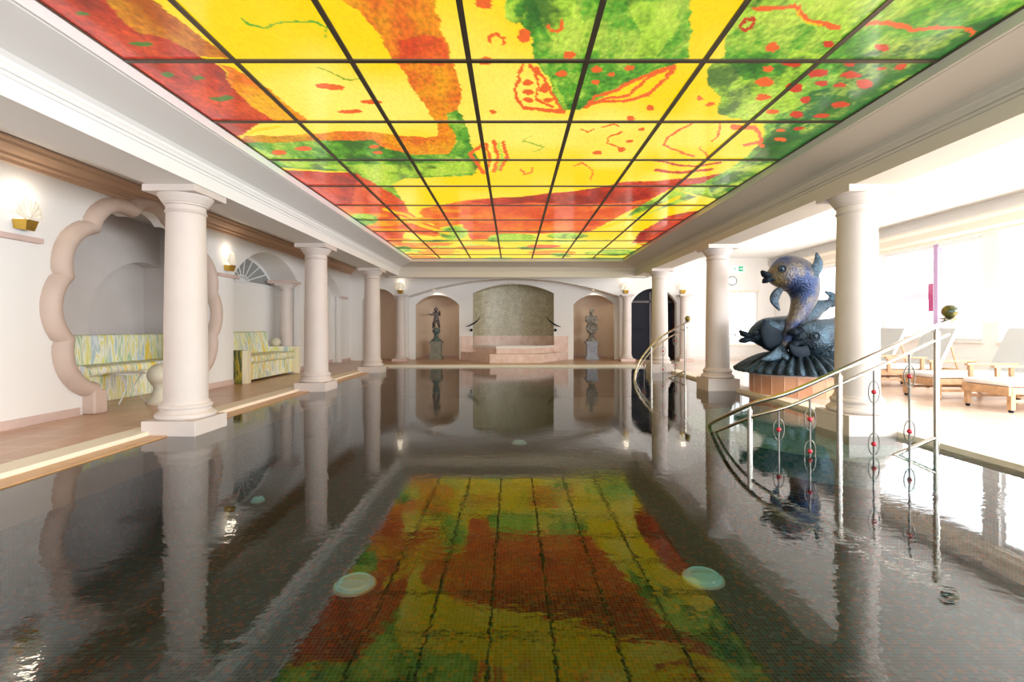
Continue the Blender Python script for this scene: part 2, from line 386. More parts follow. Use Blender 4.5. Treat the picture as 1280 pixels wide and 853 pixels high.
# alcove behind the scallop: side walls, vault, back wall with an inner arch
b = MB()
in_arch = [(7.75, 0), (9.25, 0), (9.25, 2.36)]+[(9.0+1.25*math.cos(a)*1.0, 1.25+1.12*math.sin(a)) for a in [math.radians(78+12+k*9) for k in range(0, 11)]]
b.slab([[(5.4, 0), (5.4, 3.2), (9.35, 3.2), (9.35, 2.3)]+[(9.0+1.25*math.cos(a), 1.25+1.12*math.sin(a)) for a in [math.radians(90+k*9) for k in range(0, 11)]]+[(7.75, 0)]], .3, lambda u, v, w: Vector((-6.8-w, u, v)))
b.box(-7.2, -7.1, 5.4, 9.4, 0, 3.2); b.box(-7.2, WL-.18, 5.3, 5.4, 0, 3.2); b.box(-7.2, WL-.18, 9.3, 9.4, 0, 3.2); b.box(-7.2, WL-.18, 5.3, 9.4, 3.1, 3.2)
struct(b.build('wall_niche', SHELLP))
# alcove backs for the two arches
for a, dep, nm in ((A1, .67, 'wall_alcove'), (A2, .3, 'wall_recess')):
    b = MB(); ol = [(a[0], 0)]+arc(*a)+[(a[1], 0)]
    n = len(ol); F = [b.bm.verts.new((WL-.17, u, v)) for u, v in ol]; K = [b.bm.verts.new((WL-dep, u, v)) for u, v in ol]
    for i in range(n-1): b.bm.faces.new((F[i], F[i+1], K[i+1], K[i]))
    b.slab([[(a[0]-.08, 0), (a[0]-.08, a[3]+.1), (a[1]+.08, a[3]+.1), (a[1]+.08, 0)]], .1, lambda u, v, w, dep=dep: Vector((WL-dep-w, u, v)))
    struct(b.build(nm, PLASTER))
# skirting left
sk = MB()
for y0, y1 in ((-4, 6.12), (8.5, 9.5), (12.52, 12.98), (15.52, YW)): sk.box(WL-.01, WL+.025, y0, y1, DZ, DZ+.1)
for a, dep in ((A1, .67), (A2, .3)): sk.box(WL-dep-.01, WL-dep+.025, a[0], a[1], DZ, DZ+.1)
struct(sk.build('baseboard_left', STONE2))
# left cornice
prof = [(0, 3.19), (.2, 3.19), (.2, 3.16), (.17, 3.14), (.17, 3.11), (.12, 3.07), (.07, 3.05), (.07, 3.02), (.03, 3.0), (.03, 2.96), (0, 2.96)]
t = MB(); t.extrude_profile(prof, lambda y, a, z: Vector((WL+a, y, z)), (-4, YW)); struct(t.build('trim_3', CORN))
# scallop frame of rounded stone (one thing)
sf = thing('scalloped_frame', 'rounded stone scallop-edged frame around the shell-shaped seating niche', 'frame', (WL, SN_Y, DZ))
pts = scallop(1.475, .115, 10); P3 = [Vector((.03, y-SN_Y, z-DZ)) for y, z in pts]
m_ = MB(); m_.loft(P3, [(.13, .10)]*len(P3), side=(1, 0, 0), seg=14); m_.build('moulding', FRAME, sf, True, 50)
for s in (0, -1):
    y, z = pts[s]; m_ = MB(); yy = y-SN_Y; m_.box(-.09, .16, yy-.10, yy+.10, 0, .30, .02); m_.build('foot_block', FRAME, sf)

# ------------------------------------------------------------------ far wall
NA = (-3.42, -1.88, 1.96, 2.32); NB = (2.14, 3.58, 1.98, 2.32)       # statue niches
NC = (-1.4, 1.45, 2.38, 2.71)                                      # tub niche
ZA = (-3.56, 3.62, 2.22, 2.83)                                     # wide shallow arch
ND = (-5.1, -3.92, 2.0, 2.48); NR = (4.02, 5.55, 2.0, 2.50)        # side niche left, dark doorway right
fw = MB()
def notch(a): return [(a[0], 0)]+arc(*a)+[(a[1], 0)]
outer = [(WL-.3, 0)]+notch(ND)+notch(ZA)+notch(NR)+[(5.98, 0), (5.98, 3.7), (WL-.3, 3.7)]
fw.slab([outer], .25, lambda u, v, w: Vector((u, YW+w, v))); 
# recessed plane
outer = [(-3.75, 0)]+notch(NA)+notch(NC)+notch(NB)+[(3.8, 0), (3.8, 3.1), (-3.75, 3.1)]
fw.slab([outer], .12, lambda u, v, w: Vector((u, YB+w, v)))
fw.box(-3.8, -3.7, YW+.2, YB+.1, 0, 3.1); fw.box(3.72, 3.82, YW+.2, YB+.1, 0, 3.1)
aa = arc(*ZA); fw.sheet([[(u, YW+.2, v) for u, v in aa], [(u, YB+.02, v) for u, v in aa]])
struct(fw.build('wall_back', PLASTER))
def curved_niche(a, y0, dep, name, m, z0=0):
    """half-elliptic plan niche with a vaulted top following the arch"""
    b = MB(); u0, u1, zs, zp = a; cx = (u0+u1)/2; r = (u1-u0)/2; n = 16
    A = arc(u0, u1, zs, zp, 32)
    def ztop(u):
        h = zp-zs; c = r; R = (c*c+h*h)/(2*h); return zp-R+math.sqrt(max(0, R*R-(u-cx)**2))
    bot, top = [], []
    for k in range(n+1):
        al = PI*k/n; u = cx-r*math.cos(al); y = y0+dep*math.sin(al)
        bot.append((u, y, z0)); top.append((u, y, ztop(u)))
    b.sheet([bot, top]); b.sheet([top, [(p[0], y0, p[2]) for p in top]])
    return struct(b.build(name, m))
curved_niche(NA, YB+.1, 1.0, 'wall_niche_west', PLASTER_N); curved_niche(NB, YB+.1, 1.0, 'wall_niche_east', PLASTER_N)
curved_niche(ND, YW+.2, .75, 'wall_niche_corner', PLASTER_N)
curved_niche(NC, YB+.1, .95, 'wall_mosaic', BACKMOS)
for q in ('wall_mosaic', 'wall_niche_west', 'wall_niche_east', 'wall_niche_corner'): bpy.data.objects[q].data.polygons.foreach_set('use_smooth', [True]*len(bpy.data.objects[q].data.polygons))
for i, q in enumerate(('wall_mosaic',)): pass
t = MB()
for a, y0, d in ((NA, YB+.1, 1.0), (NB, YB+.1, 1.0)):
    cx = (a[0]+a[1])/2; r = (a[1]-a[0])/2
    o_ = [(cx-(r-.001)*math.cos(PI*k/16), y0+(d-.001)*math.sin(PI*k/16)) for k in range(17)]; i_ = [(cx-(r-.03)*math.cos(PI*k/16), y0+(d-.03)*math.sin(PI*k/16)) for k in range(17)]
    t.sheet([[(x, y, DZ) for x, y in i_], [(x, y, DZ+.09) for x, y in i_], [(x, y, DZ+.09) for x, y in o_]])
struct(t.build('baseboard_back', STONE2))
# pink marble band at the wall and behind the tub
t = MB(); t.box(-1.84, -1.4, YB-.03, YB+.01, DZ, .87); t.box(1.45, 1.95, YB-.03, YB+.01, DZ, .87)
cx = .025; r = 1.425
t.sheet([[(cx-(r-.01)*math.cos(PI*k/16), YB+.1+.93*math.sin(PI*k/16), z) for k in range(17)] for z in (.3, .87)])
struct(t.build('trim_4', MARBLE))
# right far wall, window opening
W1 = (7.2, 8.62, .57, 2.41)
fr_ = MB(); fr_.slab([[(5.98, 0), (WR+.4, 0), (WR+.4, 3.7), (5.98, 3.7)], [(W1[0], W1[2]), (W1[1], W1[2]), (W1[1], W1[3]), (W1[0], W1[3])]], .2, lambda u, v, w: Vector((u, YB+w, v)))
fr_.box(5.9, 6.0, YW+.2, YB+.2, 0, 3.7)
struct(fr_.build('wall_back_right', PLASTER))
t = MB(); t.box(6.0, WR, YB-.025, YB+.01, DZ, DZ+.1); struct(t.build('baseboard_right', MARBLEW))

# ------------------------------------------------------------------ window wall on the right
ops = [(-3.4, .2), (.5, 4.1), (4.4, 6.6), (6.9, 9.14), (9.46, 12.1), (12.3, 14.9)]
ZS, ZH = .9, 2.98
wr = MB(); wr.slab([[(-4, 0), (YB+.2, 0), (YB+.2, 3.7), (-4, 3.7)]]+[[(a, ZS), (b_, ZS), (b_, ZH), (a, ZH)] for a, b_ in ops], .25, lambda u, v, w: Vector((WR+w, u, v)))
struct(wr.build('wall_right', PLASTER))
prof = [(0, 3.34), (.22, 3.34), (.22, 3.3), (.15, 3.24), (.15, 3.1), (.08, 3.04), (.08, 3.0), (0, 3.0)]
t = MB(); t.extrude_profile(prof, lambda y, a, z: Vector((WR-a, y, z)), (-4, YB)); struct(t.build('trim_5', CREAMF))
for i, (a, b_) in enumerate(ops):
    w_ = bpy.data.objects.new('window_%d' % (i+1), None); COL.objects.link(w_); struct(w_)
    m_ = MB()
    m_.box(WR+.06, WR+.14, a, a+.07, ZS, ZH); m_.box(WR+.06, WR+.14, b_-.07, b_, ZS, ZH); m_.box(WR+.065, WR+.135, a+.07, b_-.07, ZS, ZS+.07); m_.box(WR+.065, WR+.135, a+.07, b_-.07, ZH-.07, ZH)
    if i in (3, 5): m_.box(WR+.06, WR+.14, (a+b_)/2-.04, (a+b_)/2+.04, ZS, ZH)
    m_.build('window_frame', WHITEF, w_)
    if i == 4:
        m_ = MB(); m_.box(WR+.05, WR+.15, 10.52, 10.62, ZS, ZH); m_.build('mullion', LILAC, w_)
    m_ = MB(); m_.box(WR+.095, WR+.102, a+.02, b_-.02, ZS+.02, ZH-.02); m_.build('window_pane', GLASS, w_)
    m_ = MB(); m_.box(WR-.05, WR+.06, a-.03, b_+.03, ZS-.04, ZS); m_.build('window_sill', MARBLEW, w_)
w_ = bpy.data.objects.new('window_7', None); COL.objects.link(w_); struct(w_)
m_ = MB()
for x0, x1 in ((W1[0], W1[0]+.05), (7.83, 7.88), (8.03, 8.1), (W1[1]-.05, W1[1])): m_.box(x0, x1, YB+.05, YB+.12, W1[2], W1[3])
m_.box(W1[0], W1[1], YB+.05, YB+.12, W1[2]+.32, W1[2]+.36)
m_.build('window_frame', WHITEF, w_)
m_ = MB(); m_.box(W1[0]-.05, W1[1]+.05, YB-.03, YB+.03, W1[3], W1[3]+.06); m_.box(W1[0]-.05, W1[1]+.05, YB-.04, YB+.03, W1[2]-.06, W1[2]); m_.build('window_surround', CREAMF, w_)
m_ = MB(); m_.box(W1[0]+.01, W1[1]-.01, YB+.08, YB+.087, W1[2], W1[3]); m_.build('window_pane', GLASS, w_)

# ------------------------------------------------------------------ beams, ceilings
c = MB(); c.box(-7.4, -3.9, -4, 18.6, CZ, CZ+.1); c.box(4.1, WR+.4, -4, 18.6, CZR+.01, CZR+.1); c.box(-3.95, 4.2, -4, 18.6, 3.4, 3.5)
c.box(-3.95, 4.15, YF+.3, YW+.1, 2.98, 3.08); c.box(-3.95, 4.15, -4, .42, 3.16, 3.2)
struct(c.build('ceiling', PLASTER))
# beam cross-section: a = distance from pool-side face inwards towards the pool (+) or outwards (-)
bp = [(-.48, 2.70), (0, 2.70), (0, 2.835), (.012, 2.84), (.012, 2.865), (.03, 2.87), (.035, 2.89), (.05, 2.915), (.05, 2.935), (.085, 2.965), (.455, 3.06), (.46, 3.066), (.48, 3.068), (.48, 3.20), (-.48, 3.20)]
bl = MB(); bl.extrude_profile(bp, lambda y, a, z: Vector((XL-.0+a*(1.0 if a > 0 else 1.12), y, z)), (-4, YF+.6)); struct(bl.build('ceiling_beam_left', TRIMW))
br = MB(); br.extrude_profile([(a, z if not (a < 0 and z > 3) else 3.6) for a, z in bp], lambda y, a, z: Vector((XR-a*(1.0 if a > 0 else .96), y, z)), (-4, YF+.6)); struct(br.build('ceiling_beam_right', TRIMR))
fb = MB(); fb.extrude_profile([(-.12, 2.66)]+[(-.0, 2.66)]+bp[2:-1]+[(-.12, 3.2)], lambda x, a, z: Vector((x, YF+.05-a, z)), (XL-.3, XR+.3)); struct(fb.build('ceiling_beam_far', TRIMR))

# ------------------------------------------------------------------ painted, backlit glass ceiling
def HX(s): return s
C_Y, C_LY, C_O, C_BO, C_R, C_DR = (253, 216, 0), (255, 240, 110), (246, 150, 22), (214, 128, 22), (232, 88, 34), (196, 50, 30)
C_G, C_LG, C_DG, C_OR = (96, 172, 44), (172, 214, 60), (52, 122, 44), (240, 100, 36)
# outlines of the painting, each traced and carried up onto the ceiling plane: (colour, texture amount, outline)
POLY = [
 (C_BO, 1, [(60, -160), (135, 0), (152, 25), (170, 40), (215, 52), (255, 72), (288, 72), (255, 48), (227, 28), (190, 0), (130, -110)]),
 (C_O, .9, [(275, 80), (300, 90), (335, 110), (358, 130), (385, 150), (342, 150), (312, 132), (290, 107)]),
 (C_DR, 1, [(-900, -900), (-200, -600), (60, -160), (135, 0), (152, 25), (170, 40), (215, 52), (255, 72), (272, 80), (290, 107), (312, 132), (342, 150), (325, 156), (300, 172), (200, 185), (-900, 100)]),
 (C_O, 1, [(330, -200), (427, 0), (452, 17), (475, 42), (490, 72), (510, 97), (525, 122), (540, 147), (548, 158), (546, 170), (533, 172), (447, 163), (380, 168), (330, 172), (290, 170), (310, 186), (400, 182), (450, 180), (480, 184), (515, 195), (560, 194), (571, 175), (566, 160), (572, 135), (578, 105), (561, 72), (562, 55), (549, 37), (545, 0), (540, -200)]),
 (C_OR, .8, [(498, 48), (530, 45), (558, 50), (560, 72), (552, 85), (525, 80), (500, 74)]),
 (C_BO, 1, [(290, 172), (330, 170), (400, 172), (400, 182), (330, 184), (300, 190)]),
 (C_G, 1, [(250, 178), (340, 179), (390, 177), (465, 175), (480, 185), (520, 194), (560, 192), (572, 176), (560, 152), (557, 143), (570, 139), (580, 148), (587, 170), (592, 185), (600, 205), (590, 220), (505, 223), (492, 230), (502, 250), (472, 233), (435, 215), (360, 210), (290, 205)]),
 (C_LG, .8, [(345, 200), (435, 206), (500, 205), (590, 203), (595, 216), (505, 223), (492, 230), (500, 246), (472, 233), (435, 213), (360, 208)]),
 (C_DR, .8, [(330, 211), (447, 217), (477, 235), (492, 246), (470, 262), (400, 262), (300, 240)]),
 (C_R, .8, [(447, 217), (477, 235), (505, 252), (510, 265), (530, 278), (556, 288), (545, 296), (505, 290), (502, 305), (480, 308), (400, 262), (440, 255)]),
 (C_OR, .7, [(526, 261), (587, 250), (612, 248), (655, 246), (683, 242), (734, 237), (770, 232), (815, 250), (773, 271), (748, 285), (734, 291), (669, 292), (627, 292), (610, 299), (589, 300), (577, 280), (547, 285), (526, 268)]),
 (C_DR, .6, [(587, 252), (612, 248), (655, 246), (683, 242), (734, 237), (762, 232), (776, 228), (818, 226), (870, 222), (918, 214), (935, 222), (880, 232), (838, 236), (815, 248), (780, 254), (720, 256), (660, 253), (620, 257)]),
 (C_G, 1, [(570, -300), (632, 0), (640, 12), (655, 35), (666, 45), (670, 75), (686, 95), (702, 137), (725, 137), (760, 117), (800, 95), (845, 78), (862, 72), (864, 0), (890, -300)]),
 (C_LG, .6, [(688, 96), (700, 110), (712, 137), (704, 138)]),
 (C_LG, .7, [(780, 0), (845, 0), (850, 30), (820, 70), (790, 72), (800, 40)]),
 (C_LG, .9, [(668, 2), (720, 0), (735, 40), (700, 66), (690, 60), (680, 30)]),
 (C_LG, 1, [(1120, -300), (935, 0), (912, 30), (905, 50), (907, 70), (886, 82), (882, 100), (900, 122), (897, 143), (935, 152), (957, 155), (953, 178), (930, 197), (905, 215), (880, 228), (838, 236), (900, 250), (1900, 0), (1900, -300)]),
 (C_G, 1, [(905, 45), (940, 25), (975, 35), (1010, 30), (1055, 70), (990, 62), (975, 95), (930, 100), (905, 68)]),
 (C_G, 1, [(1260, -200), (1090, 0), (1045, 60), (1010, 80), (985, 110), (1005, 130), (960, 150), (958, 178), (930, 197), (905, 215), (880, 228), (900, 250), (1900, 0), (1900, -200)]),
 (C_DG, 1, [(1110, 55), (1060, 75), (1040, 110), (1010, 115), (1005, 138), (975, 150), (955, 185), (920, 212), (885, 232), (900, 260), (1900, 20), (1500, -60), (1180, 40)]),
 (C_LG, .7, [(840, 237), (801, 256), (776, 277), (800, 272), (830, 260), (872, 246)]),
 (C_DR, .7, [(790, 304), (800, 290), (835, 270), (880, 262), (850, 290), (810, 308)]),
]
ELL = [(C_LG, 567, 291, 18, 9, 1), (C_G, 567, 291, 14, 7, 1), (C_G, 452, 275, 19, 8, 1), (C_LG, 640, 297, 30, 5, .7), (C_LG, 710, 295, 26, 4, .7), (C_O, 690, 316, 30, 3, .5), (C_R, 680, 308, 22, 2, .5), (C_G, 618, 300, 10, 3, 1), (C_O, 600, 310, 30, 3, .5), (C_G, 700, 318, 12, 2, 1), (C_G, 770, 315, 25, 3, 1), (C_O, 520, 308, 22, 3, .7), (C_O, 545, 316, 22, 3, .7), (C_G, 505, 312, 9, 4, 1), (C_LG, 645, 15, 14, 16, .6), (C_G, 650, 12, 8, 10, .9)]
for x, y, a, b_ in ((967, 59, 8, 6), (1039, 54, 7, 4), (1102, 59, 11, 5), (987, 80, 13, 4), (959, 87, 6, 4), (955, 104, 12, 6), (1020, 92, 12, 4), (995, 109, 12, 6), (1030, 104, 8, 4), (1059, 80, 9, 4), (1065, 94, 15, 5), (1080, 105, 12, 5), (955, 122, 9, 4), (1005, 125, 7, 3.5), (1052, 130, 11, 4), (965, 141, 9, 3), (996, 143, 9, 4), (1027, 144, 9, 3), (1127, 84, 7, 3.5), (1106, 84, 5, 2), (1049, 107, 7, 3), (974, 175, 7, 2.5), (1000, 160, 6, 2), (978, 162, 6, 2), (656, 45, 8.5, 8), (711, 70, 8, 4.5), (745, 85, 7, 4), (786, 84, 6.5, 3.5), (761, 92, 5, 3), (742, 103, 5.5, 3), (704, 93, 6.5, 4.5), (875, 122, 4, 3), (887, 130, 5, 2.5), (812, 134, 5, 4), (790, 147, 6, 3.5), (412, 109, 18, 4), (436, 140, 15, 3), (462, 128, 14, 3), (607, 78, 9, 5), (615, 139, 5, 3), (605, 5, 10, 7), (747, 191, 5.5, 2.5), (787, 177, 4, 2), (659, 102, 6.5, 4), (662, 115, 8, 3.5), (662, 125, 7, 3), (682, 110, 6.5, 6), (671, 87, 5.5, 6), (687, 125, 7, 3), (776, 187, 5, 3), (803, 161, 4, 2), (350, 191, 9, 3), (380, 186, 9, 3), (467, 183, 6, 2.5), (472, 191, 6, 2)):
    ELL.append((C_OR if x < 980 else (214, 60, 30), x, y, a, b_, .3))
for x, y, a, b_ in ((102, 17, 9, 3), (177, 55, 14, 3), (212, 95, 8, 3), (277, 122, 14, 3), (250, 98, 7, 3)): ELL.append(((70, 120, 40), x, y, a, b_, .4))
STR = [(C_OR, 5, [(945, 10), (970, 8), (990, 9), (1003, 20), (1020, 30), (1047, 34)]), ((255, 190, 0), 2.2, [(995, 16), (1008, 27), (1025, 33)]), (C_OR, 4, [(1080, 30), (1115, 31), (1140, 36), (1172, 32), (1200, 36), (1215, 42)]),
 (C_G, 2, [(302, 22), (310, 30), (327, 34), (345, 30), (365, 24), (390, 24), (407, 32), (407, 46)]), ((150, 170, 30), 1.2, [(395, 84), (415, 90), (432, 99), (450, 99)]),
 (C_OR, 3.4, [(655, 80), (645, 105), (645, 122), (655, 135), (680, 138), (705, 139)]), (C_OR, 3.2, [(662, 80), (672, 100), (674, 125), (690, 134)]), (C_OR, 3.4, [(672, 84), (685, 104), (694, 120), (701, 135)]),
 (C_OR, 3, [(731, 134), (745, 120), (770, 112), (800, 97), (845, 80)]), (C_OR, 3, [(731, 134), (760, 122), (785, 118), (805, 100), (845, 80)]), (C_OR, 3.4, [(740, 128), (780, 126), (810, 117), (830, 100), (845, 80)]),
 (C_OR, 3.5, [(618, 176), (622, 195), (618, 213)]), (C_OR, 3.2, [(628, 177), (634, 195), (625, 212)]), (C_OR, 3.5, [(605, 180), (588, 194), (596, 204), (604, 215)]), (C_OR, 3, [(609, 180), (611, 200), (609, 216)]), (C_LY, 2, [(613, 178), (616, 200), (612, 214)]), (C_LG, 2, [(623, 178), (628, 196), (622, 212)]),
 (C_OR, 1.8, [(870, 152), (852, 162), (835, 172), (830, 181), (845, 188), (866, 196)]), (C_OR, 1.8, [(900, 152), (898, 165), (892, 176)]), (C_OR, 1.8, [(875, 184), (878, 190), (884, 196)]), (C_OR, 1.6, [(727, 161), (735, 165), (742, 161)]), (C_OR, 1.6, [(776, 164), (762, 172), (760, 180), (775, 186)]), (C_OR, 1.4, [(752, 158), (765, 156), (772, 158)]),
 (C_OR, 4.5, [(915, 158), (945, 160), (950, 172), (952, 182)]), (C_OR, 3, [(928, 182), (950, 178), (955, 183)]), (C_OR, 3, [(612, 52), (613, 46), (622, 43), (629, 48), (630, 54)]), (C_OR, 3.5, [(686, 30), (688, 37), (696, 39), (701, 34), (700, 26)]), ((200, 60, 30), 3, [(924, 32), (932, 24), (943, 24), (940, 33), (930, 38), (924, 32)]),
 ((170, 190, 60), 1.2, [(662, 170), (655, 177), (668, 180), (679, 184), (668, 190)]), (C_OR, 1.5, [(650, 212), (656, 218), (664, 216), (665, 210)]), (C_OR, 1.5, [(718, 208), (728, 204), (736, 208), (742, 214), (738, 225)]), (C_DR, 2, [(815, 200), (840, 205), (870, 208), (900, 204)]), (C_DR, 2.5, [(818, 212), (850, 216), (890, 212)]), ((255, 210, 20), 3, [(302, 172), (325, 163), (350, 158)]), ((250, 200, 30), 3, [(500, 272), (530, 283), (560, 292)]), ((250, 200, 30), 2.5, [(480, 262), (505, 268), (525, 276)]), (C_Y, 3, [(748, 287), (790, 272), (815, 262), (850, 246)])]
def vnoise(x, y, seed, sc):
    """smooth value noise"""
    x = x*sc+seed*17.3; y = y*sc+seed*9.1; xi = np.floor(x); yi = np.floor(y); fx = x-xi; fy = y-yi
    fx = fx*fx*(3-2*fx); fy = fy*fy*(3-2*fy)
    h = lambda a, b: np.modf(np.abs(np.sin(a*127.1+b*311.7+seed)*43758.5453))[0]
    return (h(xi, yi)*(1-fx)+h(xi+1, yi)*fx)*(1-fy)+(h(xi, yi+1)*(1-fx)+h(xi+1, yi+1)*fx)*fy
def inside(px, py, poly):
    c = np.zeros(px.shape, bool); n = len(poly)
    for i in range(n):
        x0, y0 = poly[i]; x1, y1 = poly[(i+1) % n]
        if y0 == y1: continue
        cnd = ((y0 > py) != (y1 > py)) & (px < (x1-x0)*(py-y0)/(y1-y0)+x0); c ^= cnd
    return c
def art(X, Y):
    Xw = X+.035*(vnoise(X, Y, 1, 5)-.5)+.02*(vnoise(X, Y, 2, 16)-.5); Yw = Y+.05*(vnoise(X, Y, 3, 5)-.5)+.02*(vnoise(X, Y, 4, 16)-.5)
    Xw = Xw+.016*(vnoise(X, Y, 21, 45)-.5); Yw = Yw+.016*(vnoise(X, Y, 22, 45)-.5)
    h = 2.0; Yc = np.maximum(Yw, .6); px = VX+FPX*Xw/Yc; py = VY-FPX*h/Yc
    out = np.zeros(X.shape+(4,)); out[..., :3] = s2l(C_Y); out[..., 3] = .25
    n1 = vnoise(X, Y, 5, 1.3); k = np.clip((n1-.45)*3, 0, 1)[..., None]; out[..., :3] = out[..., :3]*(1-k*.5)+np.array(s2l(C_LY))*k*.5
    for cx, cy, a, b_ in ((640, 115, 60, 50), (480, 140, 70, 30), (660, 170, 55, 22), (400, 110, 50, 35), (760, 150, 45, 20)):
        k = np.exp(-((px-cx)/a)**2-((py-cy)/b_)**2)[..., None]*.8; out[..., :3] = out[..., :3]*(1-k)+np.array(s2l(C_LY))*k
    n2 = .5+1.5*((vnoise(X, Y, 6, 2.2)-.5)*.42+(vnoise(X, Y*.6, 7, 7)-.5)*.3+(vnoise(X, Y*.5, 8, 19)-.5)*.2+(vnoise(X, Y, 9, 42)-.5)*.16)
    def paint(mask, col, tex):
        c = np.array(s2l(col)); v = (.62+.76*n2)[..., None] if tex > .5 else 1.0
        if tex > .5 and col in (C_G, C_LG, C_DG):
            kk = np.clip((n2-.5)*3.2, -1, 1)[..., None]; c2 = np.where(kk > 0, c*(1-kk*.8)+np.array(s2l((206, 228, 84)))*kk*.8, c*(1+kk*.85)+np.array(s2l((30, 92, 34)))*(-kk)*.85); v = 1.0
        elif tex > .5 and col in (C_O, C_BO, C_R, C_DR, C_OR):
            kk = np.clip((n2-.5)*3, -1, 1)[..., None]; hi = np.array(s2l({C_O: (252, 178, 20), C_BO: (226, 168, 22), C_R: (242, 120, 40), C_DR: (222, 74, 34), C_OR: (246, 136, 40)}[col])); lo = np.array(s2l({C_O: (238, 112, 30), C_BO: (180, 84, 20), C_R: (206, 58, 30), C_DR: (150, 34, 26), C_OR: (222, 72, 32)}[col]))
            c2 = np.where(kk > 0, c*(1-kk)+hi*kk, c*(1+kk)+lo*(-kk)); v = 1.0
        else: c2 = np.broadcast_to(c, out.shape[:-1]+(3,))
        out[..., :3] = np.where(mask[..., None], c2*v, out[..., :3]); out[..., 3] = np.where(mask, tex, out[..., 3])
    for col, tex, poly in POLY: paint(inside(px, py, poly), col, tex)
    # far streaks
    s_ = vnoise(X*.8, Y*2.4, 11, 1.6); m = (py > 262) & (px < 575) & (s_ > .58); paint(m, C_O, .6); m = (py > 300) & (s_ < .3); paint(m, C_LG, .6)
    for col, cx, cy, a, b_, tex in ELL: paint(((px-cx)/a)**2+((py-cy)/b_)**2 < 1, col, tex)
    for col, wd, pts in STR:
        d = np.full(X.shape, 1e9)
        for (x0, y0), (x1, y1) in zip(pts, pts[1:]):
            L2 = (x1-x0)**2+(y1-y0)**2; t_ = np.clip(((px-x0)*(x1-x0)+(py-y0)*(y1-y0))/L2, 0, 1)
            d = np.minimum(d, np.hypot(px-x0-t_*(x1-x0), py-y0-t_*(y1-y0)))
        paint(d < wd*.62, col, .2)
    return out
GX = [(-2.87)]+[VX and ((x-VX)*2.0/VY) for x in (215.4, 394, 574, 754, 934, 1111.5)]+[3.15]
GY = [.44, 1.4835]+[3.608+1.0635*j for j in range(-1, 10)]+[13.87]
cn = ['leftmost column', 'second column from left', 'third column from left', 'middle column', 'third column from right', 'second column from right', 'rightmost column']
nrow = len(GY)-1
rn = ['row over the camera', 'row just above the photo'] + ['%s row from the photo top' % q for q in ('first', 'second', 'third', 'fourth', 'fifth', 'sixth', 'seventh', 'eighth', 'ninth', 'tenth')]
rn = rn[:nrow-1]+['narrow last row at far end']
for j in range(nrow):
    for i in range(7):
        x0, x1, y0, y1 = GX[i]+.018, GX[i+1]-.018, GY[j]+.018, GY[j+1]-.018
        if i == 0: x0 -= .03
        if i == 6: x1 += .03
        step = .0125 if 1 < j < 5 else (.02 if j < 8 and j > 1 else .03)
        nx, ny = max(2, int((x1-x0)/step)), max(2, int((y1-y0)/step))
        gx, gy = np.meshgrid(np.linspace(x0, x1, nx), np.linspace(y0, y1, ny))
        co = np.stack([gx, gy, np.full(gx.shape, PZ)], -1).reshape(-1, 3)
        idx = np.arange(nx*ny).reshape(ny, nx)
        faces = np.stack([idx[:-1, :-1], idx[1:, :-1], idx[1:, 1:], idx[:-1, 1:]], -1).reshape(-1, 4)   # facing down
        # a thin slab: the painted underside plus a rim and a top
        nb = len(co); extra = np.array([[x0, y0, PZ+.02], [x1, y0, PZ+.02], [x1, y1, PZ+.02], [x0, y1, PZ+.02]])
        c0, c1, c2_, c3 = idx[0, 0], idx[0, -1], idx[-1, -1], idx[-1, 0]
        F = faces.tolist()+[[nb, nb+1, nb+2, nb+3]]+[[int(c) for c in idx[0, :]]+[nb+1, nb], [int(c) for c in idx[:, -1]]+[nb+2, nb+1], [int(c) for c in idx[-1, ::-1]]+[nb+3, nb+2], [int(c) for c in idx[::-1, 0]]+[nb, nb+3]]
        me = bpy.data.meshes.new('painted_light_panel'); me.from_pydata(np.vstack([co, extra]).tolist(), [], F); me.update()
        A = art(gx, gy).reshape(-1, 4); at_ = me.color_attributes.new('art', 'FLOAT_COLOR', 'POINT')
        at_.data.foreach_set('color', np.vstack([A, np.zeros((4, 4))]).astype(np.float32).ravel())
        me.materials.append(ART); o = bpy.data.objects.new('painted_light_panel', me); COL.objects.link(o)
        # dominant colour for the label
        c3_ = A[:, :3]; g_ = np.mean((c3_[:, 1] > c3_[:, 0]*1.05)); r_ = np.mean((c3_[:, 0] > c3_[:, 1]*3.2)); o_ = np.mean((c3_[:, 0] > c3_[:, 1]*1.7))-r_
        y_ = 1-g_-r_-o_; nm = sorted(((g_, 'green'), (r_, 'red'), (o_, 'orange'), (y_, 'yellow')), reverse=True)
        desc = nm[0][1] if nm[0][0] > .88 or nm[1][0] < .1 else nm[0][1]+' and '+nm[1][1]
        tag(o, '%s backlit glass panel, %s, %s' % (desc, cn[i], rn[j]), 'ceiling light', 'painted glass panels of the luminous ceiling')
g = MB()
for x in GX[1:-1]: g.box(x-.02, x+.02, GY[0], GY[-1], PZ-.012, PZ-.001)
for x in (GX[0]-.03, GX[-1]+.03): g.box(x-.02, x+.012, GY[0], GY[-1], PZ-.012, PZ-.001)
for y in GY: g.box(GX[0]-.05, GX[-1]+.05, y-.02, y+.02, PZ-.013, PZ-.001)
tag(g.build('panel_lattice', GRID), 'brown metal lattice holding the painted glass ceiling panels', 'grid')

